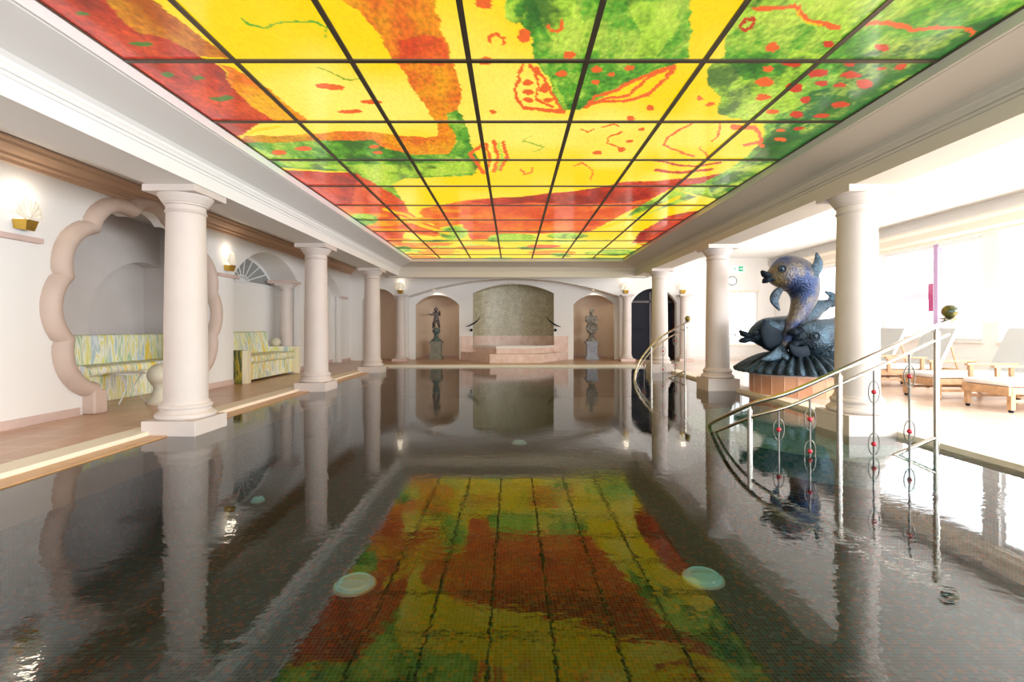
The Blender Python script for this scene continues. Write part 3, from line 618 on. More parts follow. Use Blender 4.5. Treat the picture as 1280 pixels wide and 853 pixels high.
# ------------------------------------------------------------------ columns
def column(x, y, label, h=2.70, rb=.215, rt=.19, pw=.29, ph=.16, z0=-.3, aw=.285, group='large stone columns along the pool'):
    t = thing('column', label, 'column', (x, y, 0), 0, group); k = rb/.215
    m = MB(); m.box(-pw, pw, -pw, pw, z0, ph, .006); m.build('plinth', STONE2 if k < .9 else STONE, t)
    b0 = ph
    pr = [(.275, 0), (.29, .012), (.297, .03), (.29, .05), (.272, .062), (.262, .066), (.262, .078), (.25, .084), (.247, .1), (.25, .112), (.258, .118), (.262, .132), (.256, .148), (.24, .156), (.232, .16), (.232, .172), (.222, .19)]
    m = MB(); m.lathe([(r*k, b0+z*k) for r, z in pr], seg=48); m.build('base', STONE, t, True, 50)
    zt = h-.075*k-.2*k
    m = MB(); n = 10
    m.lathe([(rb*(1-q/n)+rt*(q/n)+.004*math.sin(PI*q/n), (b0+.185*k)*(1-q/n)+zt*(q/n)) for q in range(n+1)], seg=48); m.build('shaft', STONE, t, True, 50)
    s = rt/.19
    pr = [(.19, 0), (.2, .008), (.206, .02), (.2, .032), (.193, .036), (.193, .085), (.2, .09), (.213, .094), (.213, .108), (.222, .112), (.228, .124), (.24, .145), (.256, .168), (.266, .185), (.27, .2)]
    m = MB(); m.lathe([(r*s, zt+z*k) for r, z in pr], seg=48); m.build('capital', STONE, t, True, 50)
    m = MB(); m.box(-aw, aw, -aw, aw, h-.075*k, h, .005); m.build('abacus', STONE, t)
    return t
CY = (5.44, 9.04, 12.64)
for y, s in zip(CY, ('nearest the camera, in front of the scalloped niche', 'second from the camera, beside the striped sofa', 'third and farthest in the left pool row')):
    column(-3.675, y, 'large stone column left of the pool, '+s)
for y, s in zip(CY, ('nearest the camera, in front of the fish sculpture', 'second from the camera, left of the fish sculpture', 'third, behind the far curved handrail')):
    column(3.875, y+(.1 if y > 6 else 0), 'large stone column right of the pool, '+s, ph=.22)
SM = dict(h=2.27, rb=.15, rt=.13, pw=.24, ph=.14, z0=.05, aw=.2, group='small stone columns of the arcade')
column(-3.73, 16.1, 'small stone column at the left end of the wide back-wall arch', **SM)
column(3.80, 16.1, 'small stone column at the right end of the wide back-wall arch', **SM)
column(5.72, 16.1, 'small stone column at the right side of the dark doorway', **SM)
column(-5.72, 12.2, 'small stone column inside the left wall alcove behind the striped sofa', **SM)

# ledges (imposts)
def ledge(x0, x1, y0, y1, z0, z1, label):
    m = MB(); m.box(x0, x1, y0, y1, z0, z1, .004); tag(m.build('wall_ledge', STONE2), label, 'ledge', 'stone ledges on the left wall')
ledge(WL-.01, WL+.07, 4.4, 5.6, 2.13, 2.19, 'short stone ledge under the shell lamp left of the scalloped niche')
ledge(WL-.01, WL+.07, 8.95, 9.6, 2.13, 2.19, 'short stone ledge under the shell lamp at the start of the fanlight arch')
ledge(WL-.02, WL+.06, 15.45, 15.98, 2.1, 2.17, 'short stone ledge where the farther left wall arch springs')
ledge(WL-.6, WL+.03, 12.0, 12.5, 2.27, 2.34, 'stone impost block resting on the small alcove column')

# fanlight in the alcove
fl = thing('fanlight', 'half-round white fan window with radiating bars high in the left alcove', 'window', (WL-.66, 11.0, 2.2))
aa = arc(-1.42, 1.42, 0, .60, 28); m = MB()
ring = [Vector((0, u, v)) for u, v in aa]+[Vector((0, aa[0][0], 0))]; m.loft(ring+[ring[0]], [(.03, .035)]*(len(ring)+1), side=(1, 0, 0), seg=6)
m.build('frame', WMETAL, fl)
m = MB()
for k in range(1, 9):
    u, v = aa[int(28*k/9)]; m.tube([Vector((.005, 0, 0)), Vector((.005, u, v))], .014, 6)
m.loft([Vector((.005, .3*math.cos(PI*k/10), .16*math.sin(PI*k/10))) for k in range(11)], [.013]*11, side=(1, 0, 0), seg=6); m.build('glazing_bar', WMETAL, fl)
m = MB(); m.slab([aa+[(0, 0)]], .008, lambda u, v, w: Vector((-.004-w, u, v))); m.build('pane', mat('grey_fan_glass', (150, 152, 150), .1), fl)

# ------------------------------------------------------------------ wall lamps
SHADE = mat('fluted_glass_shade', (226, 220, 206), .2, emit=(255, 236, 200), estr=.3)
def sconce(loc, rz, label, s=1.0, e=22):
    t = thing('wall_lamp', label, 'lamp', loc, rz, 'shell wall lamps')
    m = MB()                                                    # +x points away from the wall
    pr = [(.0, -.1), (.15, -.1), (.17, 0), (.0, 0)]
    a = m.bm; V = [(0, -.07, -.07), (.12, -.05, -.085), (.12, .05, -.085), (0, .07, -.07), (0, -.085, .03), (.15, -.07, .03), (.15, .07, .03), (0, .085, .03)]
    vs = [a.verts.new(Vector(v)*s) for v in V]
    for q in ((0, 1, 2, 3), (4, 5, 6, 7), (0, 1, 5, 4), (1, 2, 6, 5), (2, 3, 7, 6), (3, 0, 4, 7)): a.faces.new([vs[k] for k in q])
    m.build('lamp_box', BRASS, t)
    m = MB(); rows = []                                         # fluted fan shade
    for i in range(9):
        r = .03+.22*i/8; row = []
        for k in range(33):
            an = math.radians(12+156*k/32); fl_ = .008*math.cos(k*PI/2)*(i/8)
            row.append(Vector((.075+.055*math.sin(PI*k/32)*(1-i/11)+fl_+.03*(i/8), r*math.cos(an)*.62, .03+r*math.sin(an)))*s)
        rows.append(row)
    m.sheet(rows); o = m.build('lamp_shade', SHADE, t, True, 80); md = o.modifiers.new('s', 'SOLIDIFY'); md.thickness = .004
    m = MB(); m.sphere((.05*s, 0, .06*s), .028*s, 12, (1, 1.4, 1)); m.build('bulb', LAMPGLOW, t)
    d = bpy.data.lights.new('lamp_light', 'POINT'); d.energy = e*.14; d.color = (1, .86, .68); d.shadow_soft_size = .08
    o = bpy.data.objects.new('lamp_light', d); COL.objects.link(o); o.parent = t; o.location = (.1*s, 0, .30*s)
    return t
sconce((WL, 5.39, 2.33), 0, 'shell-shaped glass wall lamp on brass box left of the scalloped niche')
sconce((WL, 9.28, 2.33), 0, 'shell-shaped glass wall lamp left of the fanlight arch', e=16)
sconce((-3.78, YW, 2.40), -PI/2, 'shell wall lamp above the small column at the left of the back wall', 1.1, 8)
sconce((3.82, YW, 2.40), -PI/2, 'shell wall lamp above the small column left of the dark doorway', 1.1, 9)
sconce((5.74, YW, 2.40), -PI/2, 'shell wall lamp above the small column right of the dark doorway', 1.1, 8)
# recessed spotlights
def spot(x, y, z, label, e=6, tgt=None):
    t = thing('recessed_spotlight', label, 'lamp', (x, y, z), 0, 'recessed ceiling spotlights')
    m = MB(); m.lathe([(.035, -.004), (.055, -.006), (.058, -.001), (.035, -.0005)], seg=20, cap=False); m.build('trim_ring', STEEL, t)
    m = MB(); m.lathe([(.036, -.004), (.036, 0)], seg=20); m.build('lens', LAMPGLOW, t)
    d = bpy.data.lights.new('spot_light', 'SPOT'); d.energy = e; d.color = (1, .86, .66); d.spot_size = 1.7; d.spot_blend = .8; d.shadow_soft_size = .04
    o = bpy.data.objects.new('spot_light', d); COL.objects.link(o); o.parent = t; o.location = (0, 0, -.03)
    if tgt: o.rotation_euler = (Vector(tgt)-Vector((x, y, z))).to_track_quat('-Z', 'Y').to_euler()
def zarc(u):
    a = ZA; h = a[3]-a[2]; c = (a[1]-a[0])/2; R = (c*c+h*h)/(2*h); return a[3]-R+math.sqrt(R*R-(u-(a[0]+a[1])/2)**2)
spot(-2.72, 16.7, zarc(-2.72)-.01, 'small lit spotlight in the wide arch above the left statue niche', 16, (-2.2, 17.9, .9))
spot(2.80, 16.7, zarc(2.80)-.01, 'small lit spotlight in the wide arch above the right statue niche', 16, (3.2, 17.9, .9))
spot(5.87, 11.6, CZR, 'recessed spotlight in the right aisle ceiling, the farther of two')
spot(5.94, 10.7, CZR, 'recessed spotlight in the right aisle ceiling, the nearer of two')

# ------------------------------------------------------------------ far wall objects: tub, doors, handles, statues
tub = thing('whirlpool_tub', 'raised pink marble whirlpool with angled front below the mosaic arch', 'whirlpool', (.02, YB, DZ))
def prism(m, pts, z0, z1, hole=None):
    lo = [pts]+([hole] if hole else []); return m.slab(lo, z1-z0, lambda u, v, w: Vector((u, v, z1-w)))
m = MB(); prism(m, [(-1.84, -.03), (-.74, -1.72), (.86, -1.72), (1.93, -.03)], 0, .27); m.build('lower_step', MARBLE, tub)
up = [(-1.42, -.03), (-.55, -1.12), (.62, -1.12), (1.42, -.03)]; hole = [(-1.05, -.15), (-.42, -.92), (.48, -.92), (1.08, -.15)]
m = MB(); prism(m, up, .27, .43, None); m.build('upper_step', MARBLE, tub)
m = MB(); prism(m, [(-1.46, -.03), (-.57, -1.16), (.64, -1.16), (1.46, -.03)], .43, .50, hole); m.build('rim', MARBLEW, tub)
m = MB(); prism(m, hole, .435, .475); m.build('tub_water', mat('tub_water', (150, 180, 172), .08), tub)

for (x0, label) in ((NR[0], 'a'),):
    d = bpy.data.objects.new('door_1', None); COL.objects.link(d); struct(d)
    cx = (NR[0]+NR[1])/2; aa = arc(NR[0], NR[1], NR[2], NR[3])
    m = MB(); m.slab([[(NR[0]-.05, DZ)]+[(u, v+.03) for u, v in aa]+[(NR[1]+.05, DZ)]], .06, lambda u, v, w: Vector((u, YW+.5+w, v))); m.build('door_leaf', DARKDOOR, d)
    m = MB()
    for x in (cx-.39, cx+.39):
        for z0, z1 in ((.25, 1.0), (1.12, 2.0)):
            m.box(x-.28, x+.28, YW+.475, YW+.502, z0, z1, .01)
    m.build('door_panel', DARKDOOR, d)
    m = MB(); m.box(cx-.03, cx+.03, YW+.46, YW+.5, DZ, 2.4); m.box(NR[1]-.4, NR[1]-.3, YW+.42, YW+.5, DZ, 2.3); m.box(NR[0], NR[1], YW+.46, YW+.5, 2.03, 2.1); m.build('door_frame', DARKWOOD, d)
    m = MB(); m.tube([(cx+.1, YW+.45, 1.05), (cx+.1, YW+.45, 1.25)], .012, 8); m.build('door_handle', BRASS, d)
    m = MB(); aa2 = [(NR[0], DZ)]+aa+[(NR[1], DZ)]; m.sheet([[(u, YW+.2, v) for u, v in aa2], [(u, YW+.6, v) for u, v in aa2]]); struct(m.build('door_reveal', DARKWOOD))
def grab(x, s, label):
    t = thing('grab_handle', label, 'handle', (x, YB, 1.2), 0, 'bronze grab handles beside the mosaic arch')
    m = MB(); P, R = resample([(-.38*s, -.05, .0), (-.25*s, -.12, .04), (-.1*s, -.16, .12), (.05*s, -.16, .24), (.12*s, -.1, .36)], [.010, .02, .026, .018, .006], 5)
    m.loft(P, R, seg=8); m.build('handle_bar', BRONZE_D, t, True, 80)
    m = MB(); m.tube([(-.25*s, 0, .03), (-.25*s, -.12, .04)], .014, 8); m.build('bracket', BRONZE_D, t); m = MB(); m.tube([(.0, 0, .18), (0, -.15, .19)], .014, 8); m.build('bracket', BRONZE_D, t)
    m = MB(); m.sphere((-.2*s, -.05, -.12), .05, 10); m.tube([(-.2*s, 0, -.12), (-.2*s, -.05, -.12)], .02, 8); m.build('valve_knob', BRONZE_D, t)
grab(-1.25, 1, 'dark bronze leaf-shaped handle on the left side of the mosaic arch')
grab(1.3, -1, 'dark bronze leaf-shaped handle on the right side of the mosaic arch')

def pedestal(x, y, m_, label, h=.63, w=.215):
    t = thing('statue_pedestal', label, 'pedestal', (x, y, DZ), 0, 'statue pedestals in the back niches')
    m = MB(); m.box(-w-.02, w+.02, -w-.02, w+.02, 0, .06, .006); m.box(-w, w, -w, w, .06, .1, .01); m.build('foot', m_, t)
    m = MB(); m.box(-w+.035, w-.035, -w+.035, w-.035, .1, h-.07, .004)
    for s in (-1, 1): m.box(-w+.03, w-.03, -w+.03, -w+.045, .1 if s < 0 else h-.1, .13 if s < 0 else h-.07)
    m.build('block', m_, t)
    m = MB(); m.loft([Vector((.075*math.cos(2*PI*k/20), -w+.03, .33+.075*math.sin(2*PI*k/20))) for k in range(21)], [.014]*21, side=(0, 1, 0), seg=8, cap=False); m.build('ring_ornament', m_, t, True, 80)
    m = MB(); m.box(-w, w, -w, w, h-.07, h-.035, .008); m.box(-w-.015, w+.015, -w-.015, w+.015, h-.035, h, .006); m.build('cap', m_, t)
    return t
PXA, PXB = -2.71, 2.80
pedestal(PXA, 17.15, PED1, 'square grey-green stone pedestal with ring in the left statue niche')
pedestal(PXB, 17.15, PED2, 'square pale grey stone pedestal with ring in the right statue niche')
def skin_body(name, verts, edges, radii, m_, parent, sub=2):
    me = bpy.data.meshes.new(name); me.from_pydata(verts, edges, []); o = bpy.data.objects.new(name, me); COL.objects.link(o)
    o.modifiers.new('skin', 'SKIN'); me.materials.append(m_)
    if not me.skin_vertices: bpy.context.view_layer.objects.active = o; 
    sv = me.skin_vertices[0].data if me.skin_vertices else None
    for i, r in enumerate(radii): sv[i].radius = (r, r) if not isinstance(r, tuple) else r; sv[i].use_root = (i == 0)
    s = o.modifiers.new('sub', 'SUBSURF'); s.levels = sub; s.render_levels = sub; o.modifiers['skin'].use_smooth_shade = True
    o.parent = parent; return o
# left putto: stands on a globe, one arm stretched out, the other bent up
def putto_left():
    z0 = DZ+.63
    t = thing('cherub_statue', 'dark bronze cherub balancing on a green globe in the left back niche', 'statue', (PXA, 17.15, z0))
    m = MB(); m.lathe([(.19, 0), (.185, .03), (.15, .06), (.1, .1), (.075, .13), (.07, .2), (.085, .23), (.075, .25)], seg=24); m.build('foot', VERD, t, True, 60)
    m = MB(); m.sphere((0, 0, .345), .125, 20, (1.05, 1.05, .9)); m.build('globe', VERD, t, True, 80)
    V = [(0, 0, .72), (0, 0, .80), (0, .0, .88), (0, 0, .955), (.05, 0, .70), (.075, -.02, .58), (.10, .02, .46), (.12, -.03, .445), (-.05, 0, .70), (-.06, -.05, .58), (-.075, .03, .47), (-.09, -.03, .455),
         (.085, 0, .92), (.125, -.03, .85), (.12, -.08, .92), (.11, -.10, .97), (-.08, 0, .92), (-.14, -.03, .87), (-.19, -.05, .885), (-.225, -.055, .89), (-.01, -.01, .99)]
    E = [(0, 1), (1, 2), (2, 3), (0, 4), (4, 5), (5, 6), (6, 7), (0, 8), (8, 9), (9, 10), (10, 11), (2, 12), (12, 13), (13, 14), (14, 15), (2, 16), (16, 17), (17, 18), (18, 19), (3, 20)]
    R = [1.18*r for r in (.062, .058, .065, .035, .052, .042, .03, .022, .052, .042, .03, .022, .036, .03, .024, .018, .036, .03, .024, .018, .03)]; t.scale = (1.08,)*3
    skin_body('body', V, E, R, PUTTO, t)
    m = MB(); m.sphere((-.012, -.012, 1.035), .062, 16, (.92, 1, 1.08)); m.sphere((-.014, -.073, 1.03), .012, 8); m.sphere((.045, -.01, 1.03), .012, 8); m.sphere((-.07, -.01, 1.03), .012, 8); m.build('head', PUTTO, t, True, 80)
    m = MB()
    for k in range(26):
        a = random.uniform(0, 2*PI); e = random.uniform(.1, 1.4); m.sphere((-.012+.056*math.cos(a)*math.cos(e), .0+.058*math.sin(a)*math.cos(e)+.012, 1.045+.06*math.sin(e)), .018, 8)
    m.sphere((-.01, -.01, 1.12), .018, 8, (1, 1, 1.8)); m.build('hair', PUTTO, t, True, 80)
    m = MB()
    for s in (-1, 1):
        P, Rr = resample([(s*.03, .06, .88), (s*.09, .1, .94), (s*.12, .11, .99)], [.02, .04, .008], 4); m.loft(P, [(.008, r) for r in Rr], side=(0, 1, 0), seg=8)
    m.build('wing', PUTTO, t, True, 80)
    m = MB(); P, Rr = resample([(.06, -.05, .72), (-.03, -.075, .68), (-.09, -.05, .60), (-.11, .0, .5), (-.13, .0, .42)], [.02, .035, .03, .022, .012], 4); m.loft(P, Rr, seg=8); m.build('drapery', PUTTO, t, True, 80)
    for pts in ([(.11, -.10, .97), (.112, -.112, 1.0), (.108, -.118, 1.02)], [(-.225, -.055, .89), (-.25, -.06, .90), (-.268, -.062, .893)]):
        m = MB(); base = Vector(pts[0]); dr = (Vector(pts[2])-base).normalized(); sd = dr.cross(Vector((0, 1, 0))).normalized()
        for q in range(5): m.tube([base+sd*(q-2)*.0065, base+sd*(q-2)*.009+dr*(.028-abs(q-2)*.004), base+sd*(q-2)*.010+dr*(.045-abs(q-2)*.006)+Vector((0, -.008, 0))], .0038, 6)
        m.build('hand', PUTTO, t, True, 80)
putto_left()
def putto_right():
    z0 = DZ+.63
    t = thing('cherub_statue', 'pale stone cherub with crossed arms hugging a ball in the right back niche', 'statue', (PXB, 17.15, z0))
    m = MB(); m.lathe([(.18, 0), (.185, .03), (.16, .075), (.1, .11), (.075, .13), (.085, .15), (.11, .17), (.08, .19), (.085, .21)], seg=24); m.build('foot', PUTTO2, t, True, 60)
    m = MB(); m.sphere((0, -.02, .355), .155, 22, (1, 1, .98)); m.build('ball', PUTTO2, t, True, 80)
    V = [(0, .08, .5), (0, .07, .6), (0, .05, .7), (0, .03, .79), (0, 0, .86), (.07, .06, .5), (.135, -.1, .47), (.15, -.09, .38), (.06, -.17, .30), (.02, -.18, .29), (-.07, .06, .5), (-.135, -.1, .47), (-.15, -.09, .38), (-.06, -.17, .3), (-.02, -.18, .29),
         (.12, .02, .745), (.18, -.05, .66), (.12, -.15, .58), (.03, -.17, .62), (-.12, .02, .745), (-.18, -.05, .66), (-.11, -.15, .6), (-.02, -.18, .55)]
    E = [(0, 1), (1, 2), (2, 3), (3, 4), (0, 5), (5, 6), (6, 7), (7, 8), (8, 9), (0, 10), (10, 11), (11, 12), (12, 13), (13, 14), (2, 15), (15, 16), (16, 17), (17, 18), (2, 19), (19, 20), (20, 21), (21, 22)]
    R = [1.12*r for r in (.09, .088, .092, .055, .045, .065, .055, .04, .03, .024, .065, .055, .04, .03, .024, .05, .042, .034, .024, .05, .042, .034, .024)]; t.scale = (1.12,)*3
    skin_body('body', V, E, R, PUTTO2, t)
    m = MB(); m.sphere((0, -.01, .93), .075, 18, (.92, 1, 1.05)); m.sphere((0, -.086, .925), .014, 8); m.sphere((.07, 0, .925), .014, 8); m.sphere((-.07, 0, .925), .014, 8)
    m.sphere((.03, -.075, .9), .016, 8); m.sphere((-.03, -.075, .9), .016, 8); m.build('head', PUTTO2, t, True, 80)
    m = MB()
    for k in range(34):
        a = random.uniform(0, 2*PI); e = random.uniform(.05, 1.45); m.sphere((.068*math.cos(a)*math.cos(e), .014+.07*math.sin(a)*math.cos(e), .945+.072*math.sin(e)), .022, 8)
    m.build('hair', PUTTO2, t, True, 80)
    m = MB()
    for s in (-1, 1):
        P, Rr = resample([(s*.03, .1, .7), (s*.12, .14, .76), (s*.2, .12, .80)], [.02, .045, .01], 4); m.loft(P, [(.01, r) for r in Rr], side=(0, 1, 0), seg=8)
    m.build('wing', PUTTO2, t, True, 80)
    for c, dr in (((.03, -.17, .62), (-.7, -.1, .3)), ((-.02, -.18, .55), (.7, -.1, -.2))):
        m = MB(); base = Vector(c); dr = Vector(dr).normalized(); sd = dr.cross(Vector((0, 1, 0))).normalized()
        for q in range(5): m.tube([base+sd*(q-2)*.008, base+sd*(q-2)*.01+dr*(.03-abs(q-2)*.004), base+sd*(q-2)*.011+dr*(.05-abs(q-2)*.006)+Vector((0, .01, 0))], .0045, 6)
        m.build('hand', PUTTO2, t, True, 80)
putto_right()

# exit sign and clock on the far right wall
s = thing('exit_sign', 'small green and white emergency exit sign above the clock', 'sign', (7.93, YB, 3.24))
m = MB(); m.box(-.30, .24, -.04, 0, -.12, .1, .004); m.build('sign_box', WHITESIGN, s)
m = MB(); m.box(.0, .22, -.045, -.04, -.10, .08); m.build('green_field', GREENSIGN, s)
m = MB(); m.box(.03, .1, -.05, -.045, -.02, .0); m.slab([[(.085, .03), (.085, -.05), (.125, -.01)]], .005, lambda u, v, w: Vector((u, -.05+w, v))); m.build('arrow', WHITESIGN, s)
m = MB(); m.box(.15, .2, -.05, -.045, -.08, .06); m.build('door_mark', WHITESIGN, s)
m = MB(); m.sphere((-.12, -.042, .055), .018, 8, (1, .3, 1)); m.tube([(-.12, -.042, .035), (-.13, -.042, -.02)], .014, 6); m.tube([(-.13, -.042, -.02), (-.10, -.042, -.05), (-.13, -.042, -.09)], .009, 6); m.tube([(-.13, -.042, -.02), (-.16, -.042, -.06), (-.2, -.042, -.07)], .009, 6); m.tube([(-.12, -.042, .02), (-.08, -.042, .0)], .007, 6); m.tube([(-.12, -.042, .02), (-.17, -.042, .02)], .007, 6); m.build('running_figure', GREENSIGN, s)
s = thing('wall_clock', 'round white wall clock with thin dark rim under the exit sign', 'clock', (7.72, YB, 2.81))
m = MB(); m.loft([Vector((.15*math.cos(2*PI*k/28), -.025, .15*math.sin(2*PI*k/28))) for k in range(29)], [.012]*29, side=(0, 1, 0), seg=8, cap=False); m.build('rim', CLOCKR, s)
m = MB(); m.slab([[(.148*math.cos(2*PI*k/28), .148*math.sin(2*PI*k/28)) for k in range(28)]], .02, lambda u, v, w: Vector((u, -.02+w, v))); m.build('face', WHITESIGN, s)
m = MB(); m.tube([(0, -.025, 0), (.0, -.025, .085)], .005, 6); m.build('minute_hand', CLOCKR, s)
m = MB(); m.tube([(0, -.025, 0), (.045, -.025, -.03)], .006, 6); m.build('hour_hand', CLOCKR, s)

# ------------------------------------------------------------------ seating in the scalloped niche and alcove
be = thing('built_in_bench', 'striped fabric bench inside the scalloped shell niche', 'bench', (-6.1, 8.0, DZ))
m = MB(); m.box(-.55, 0, -1.05, 1.28, 0, .40, .02); m.build('base', STRIPE, be)
m = MB(); m.box(-.57, .05, -1.05, 1.28, .40, .54, .05); m.build('seat_cushion', STRIPE, be, True, 60)
m = MB(); m.box(-.69, -.5, -1.4, 1.28, .4, 1.0, .04); m.build('backrest', STRIPE, be, True, 60)
m = MB(); P, R = resample([(-.55, -1.2, .42), (-.2, -1.2, .42), (.02, -1.2, .42)], [.16, .19, .15], 4); m.loft(P, R, seg=18); m.build('bolster', STRIPE, be, True, 60)
m = MB(); m.box(-.5, 0, -1.35, -1.06, 0, .36, .04); m.build('arm', STRIPE, be, True, 60)

so = thing('striped_sofa', 'long bench sofa with wavy yellow and green stripes in the left alcove', 'sofa', (-5.6, 10.73, DZ))
m = MB(); m.box(-.5, .26, -1.06, 1.06, .04, .38, .02); m.build('base', STRIPE, so)
m = MB(); m.box(-.45, .32, -1.06, 1.06, .38, .54, .06); m.build('seat_cushion', STRIPE, so, True, 60)
m = MB(); prf = [(-.54, .4), (-.30, .4), (-.40, 1.0), (-.46, 1.03), (-.54, 1.0)]
m.extrude_profile(prf, lambda y, a, z: Vector((a, y, z+.0)), (-1.06, 1.06)); m.build('backrest', STRIPE, so)
for s_ in (-1, 1):
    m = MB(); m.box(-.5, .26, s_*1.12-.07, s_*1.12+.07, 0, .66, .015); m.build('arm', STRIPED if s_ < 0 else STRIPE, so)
    m = MB(); m.box(.26, .36, s_*1.12-.08, s_*1.12+.08, 0, .66, .01); m.build('arm_post', mat('cream_post', (236, 228, 196), .6) if s_ < 0 else bpy.data.materials['cream_post'], so)
    m = MB(); m.sphere((-.2, s_*1.12, .76), .11, 16); m.build('ball_finial', BOLL, so, True, 80)
bo = thing('stone_bollard', 'pale stone bollard with round ball top beside the scalloped niche', 'bollard', (-5.17, 7.12, DZ))
m = MB(); m.lathe([(.19, 0), (.2, .03), (.17, .06), (.13, .12), (.105, .2), (.11, .26), (.14, .3)], seg=28); m.build('pedestal', BOLL, bo, True, 60)
m = MB(); m.sphere((0, 0, .42), .185, 24, (1, 1, .92)); m.build('ball', BOLL, bo, True, 80)
ta = thing('side_table', 'small white wire side table in front of the niche bench', 'table', (-5.72, 7.2, DZ), .2)
m = MB(); m.lathe([(.2, .42), (.21, .43), (.2, .44)], seg=28); m.build('tabletop', WMETAL, ta)
for k in range(3):
    a = 2*PI*k/3+.4; m = MB(); m.tube([(.15*math.cos(a), .15*math.sin(a), .42), (.05*math.cos(a), .05*math.sin(a), .22), (.2*math.cos(a), .2*math.sin(a), 0)], .009, 6); m.build('leg', WMETAL, ta)

# ------------------------------------------------------------------ fish fountain
fp = thing('sculpture_pedestal', 'round tiled terracotta pedestal under the bronze fish sculpture', 'pedestal', (4.9, 8.3, 0))
n_ = 24
m = MB(); m.lathe([(.75, -.05), (.75, .36)], seg=n_); m.build('tiled_drum', mat('terracotta_drum', (214, 158, 122), .4, alt=(196, 138, 104), nscale=3), fp)
m = MB(); m.lathe([(.77, .36), (.78, .37), (.78, .4), (.7, .41)], seg=48); m.build('rim', STONE2, fp)
m = MB()
for k in range(n_):
    a = 2*PI*k/n_; m.box(-.004, .004, -.004, .004, 0, .36)
    for v in m.bm.verts[-8:] if False else []: pass
m.bm.free(); m = MB()
for k in range(n_):
    a = 2*PI*k/n_; cx, cy = .752*math.cos(a), .752*math.sin(a); m.tube([(cx, cy, 0.055), (cx, cy, .36)], .005, 4)
m.build('joint', mat('pale_grout', (234, 206, 184), .7), fp)
ds = thing('fish_sculpture', 'large dark bronze sculpture of three thick-lipped leaping fish', 'sculpture', (4.9, 8.3, .41))
def q(px, py, dy=0.):            # sculpture coordinates from the traced side view (metres), dy = depth
    D = 8.3+dy; wx = (900+px/4.267-VX)*D/FPX-4.9; wz = HC+(VY-(300+py/4.267))*D/FPX-.41
    return Vector((wx, dy, wz))
U = 1/310.6
# ribbed wave base
m = MB(); rows = []
for i in range(9):
    r = .25+.72*i/8; row = []
    for k in range(305):
        a = 2*PI*k/304; rib = abs(math.sin(a*19))
        rr = r*(1+.05*rib*(i/8)); z = .31*(1-(i/8)**2.0)+.085*rib*(i/8)**.5*(1-.5*i/8)
        row.append(Vector((rr*math.cos(a), rr*math.sin(a), z+.01)))
    rows.append(row)
rows.append([Vector((v.x*.98, v.y*.98, 0.0)) for v in rows[-1]])
m.sheet(rows); m.lathe([(.26, .0), (.26, .31)], seg=32); m.build('wave_base', BRONZE, ds, True, 70)
def fish(path, rads, deps, m_, flat=.8):
    P, R = resample([q(x, y, d) for (x, y), d in zip(path, deps)], [r*U for r in rads], 7)
    f_ = MB(); f_.loft(P, [(r*flat, r) for r in R], side=(0, 1, 0), seg=26); return f_.build('fish_body', m_, ds, True, 80)
def fin(parent, path, rads, deps, thick=.025, name='fin', m_=None):
    P, R = resample([q(x, y, d) for (x, y), d in zip(path, deps)], [r*U for r in rads], 6)
    f_ = MB(); f_.loft(P, [(min(thick, r*.5+.004), r) for r in R], side=(0, 1, 0), seg=14); return f_.build(name, m_ or BRONZE, parent, True, 80)
def eye(parent, x, y, d, s=1.0):
    c_ = q(x, y, d); f_ = MB()
    f_.loft([c_+Vector((.058*s*math.cos(2*PI*k/22), 0, .05*s*math.sin(2*PI*k/22))) for k in range(23)], [.013*s]*23, side=(0, 1, 0), seg=8, cap=False)
    f_.build('eye_ring', BRONZE_D, parent, True, 80)
    f_ = MB(); f_.sphere(c_+Vector((0, .005, 0)), .034*s, 14); f_.build('eye', BRONZE, parent, True, 80)
def lips(parent, up_, lo_, d, r=14):
    for pts in (up_, lo_):
        P, R = resample([q(x, y, dd) for (x, y), dd in zip(pts, [d]*len(pts))], [r*U*1.25, r*U*1.0, r*U*1.25, r*U*.5][:len(pts)], 5)
        f_ = MB(); f_.loft(P, [(rr*1.7, rr) for rr in R], side=(0, 1, 0), seg=12); f_.build('lip', BRONZE_D, parent, True, 80)
# 1 leaping fish
b1 = fish([(258, 196), (285, 192), (325, 184), (370, 178), (416, 202), (442, 252), (446, 312), (424, 378), (392, 445), (362, 515), (340, 583)],
          [26, 54, 84, 95, 96, 86, 68, 50, 38, 30, 22], [-.1, -.1, -.1, -.08, -.05, -.03, -.05, -.12, -.2, -.3, -.38], BRONZE_G, .85)
lips(b1, [(285, 190), (262, 192), (240, 184), (222, 166)], [(285, 212), (262, 210), (245, 216), (230, 228)], -.12, 13)
eye(b1, 332, 154, -.335, 1.0)
fin(b1, [(440, 235), (470, 212), (500, 175), (524, 125), (514, 68)], [14, 24, 30, 26, 5], [-.2, -.24, -.26, -.26, -.24])
fin(b1, [(325, 262), (300, 290), (290, 325), (318, 378)], [16, 24, 22, 4], [-.28, -.32, -.34, -.34])
fin(b1, [(338, 570), (320, 600), (280, 625), (222, 640)], [20, 30, 26, 5], [-.4, -.46, -.5, -.52], .03, 'tail_fluke'); fin(b1, [(338, 570), (345, 605), (352, 630), (362, 648)], [20, 24, 18, 5], [-.4, -.46, -.5, -.52], .03, 'tail_fluke')
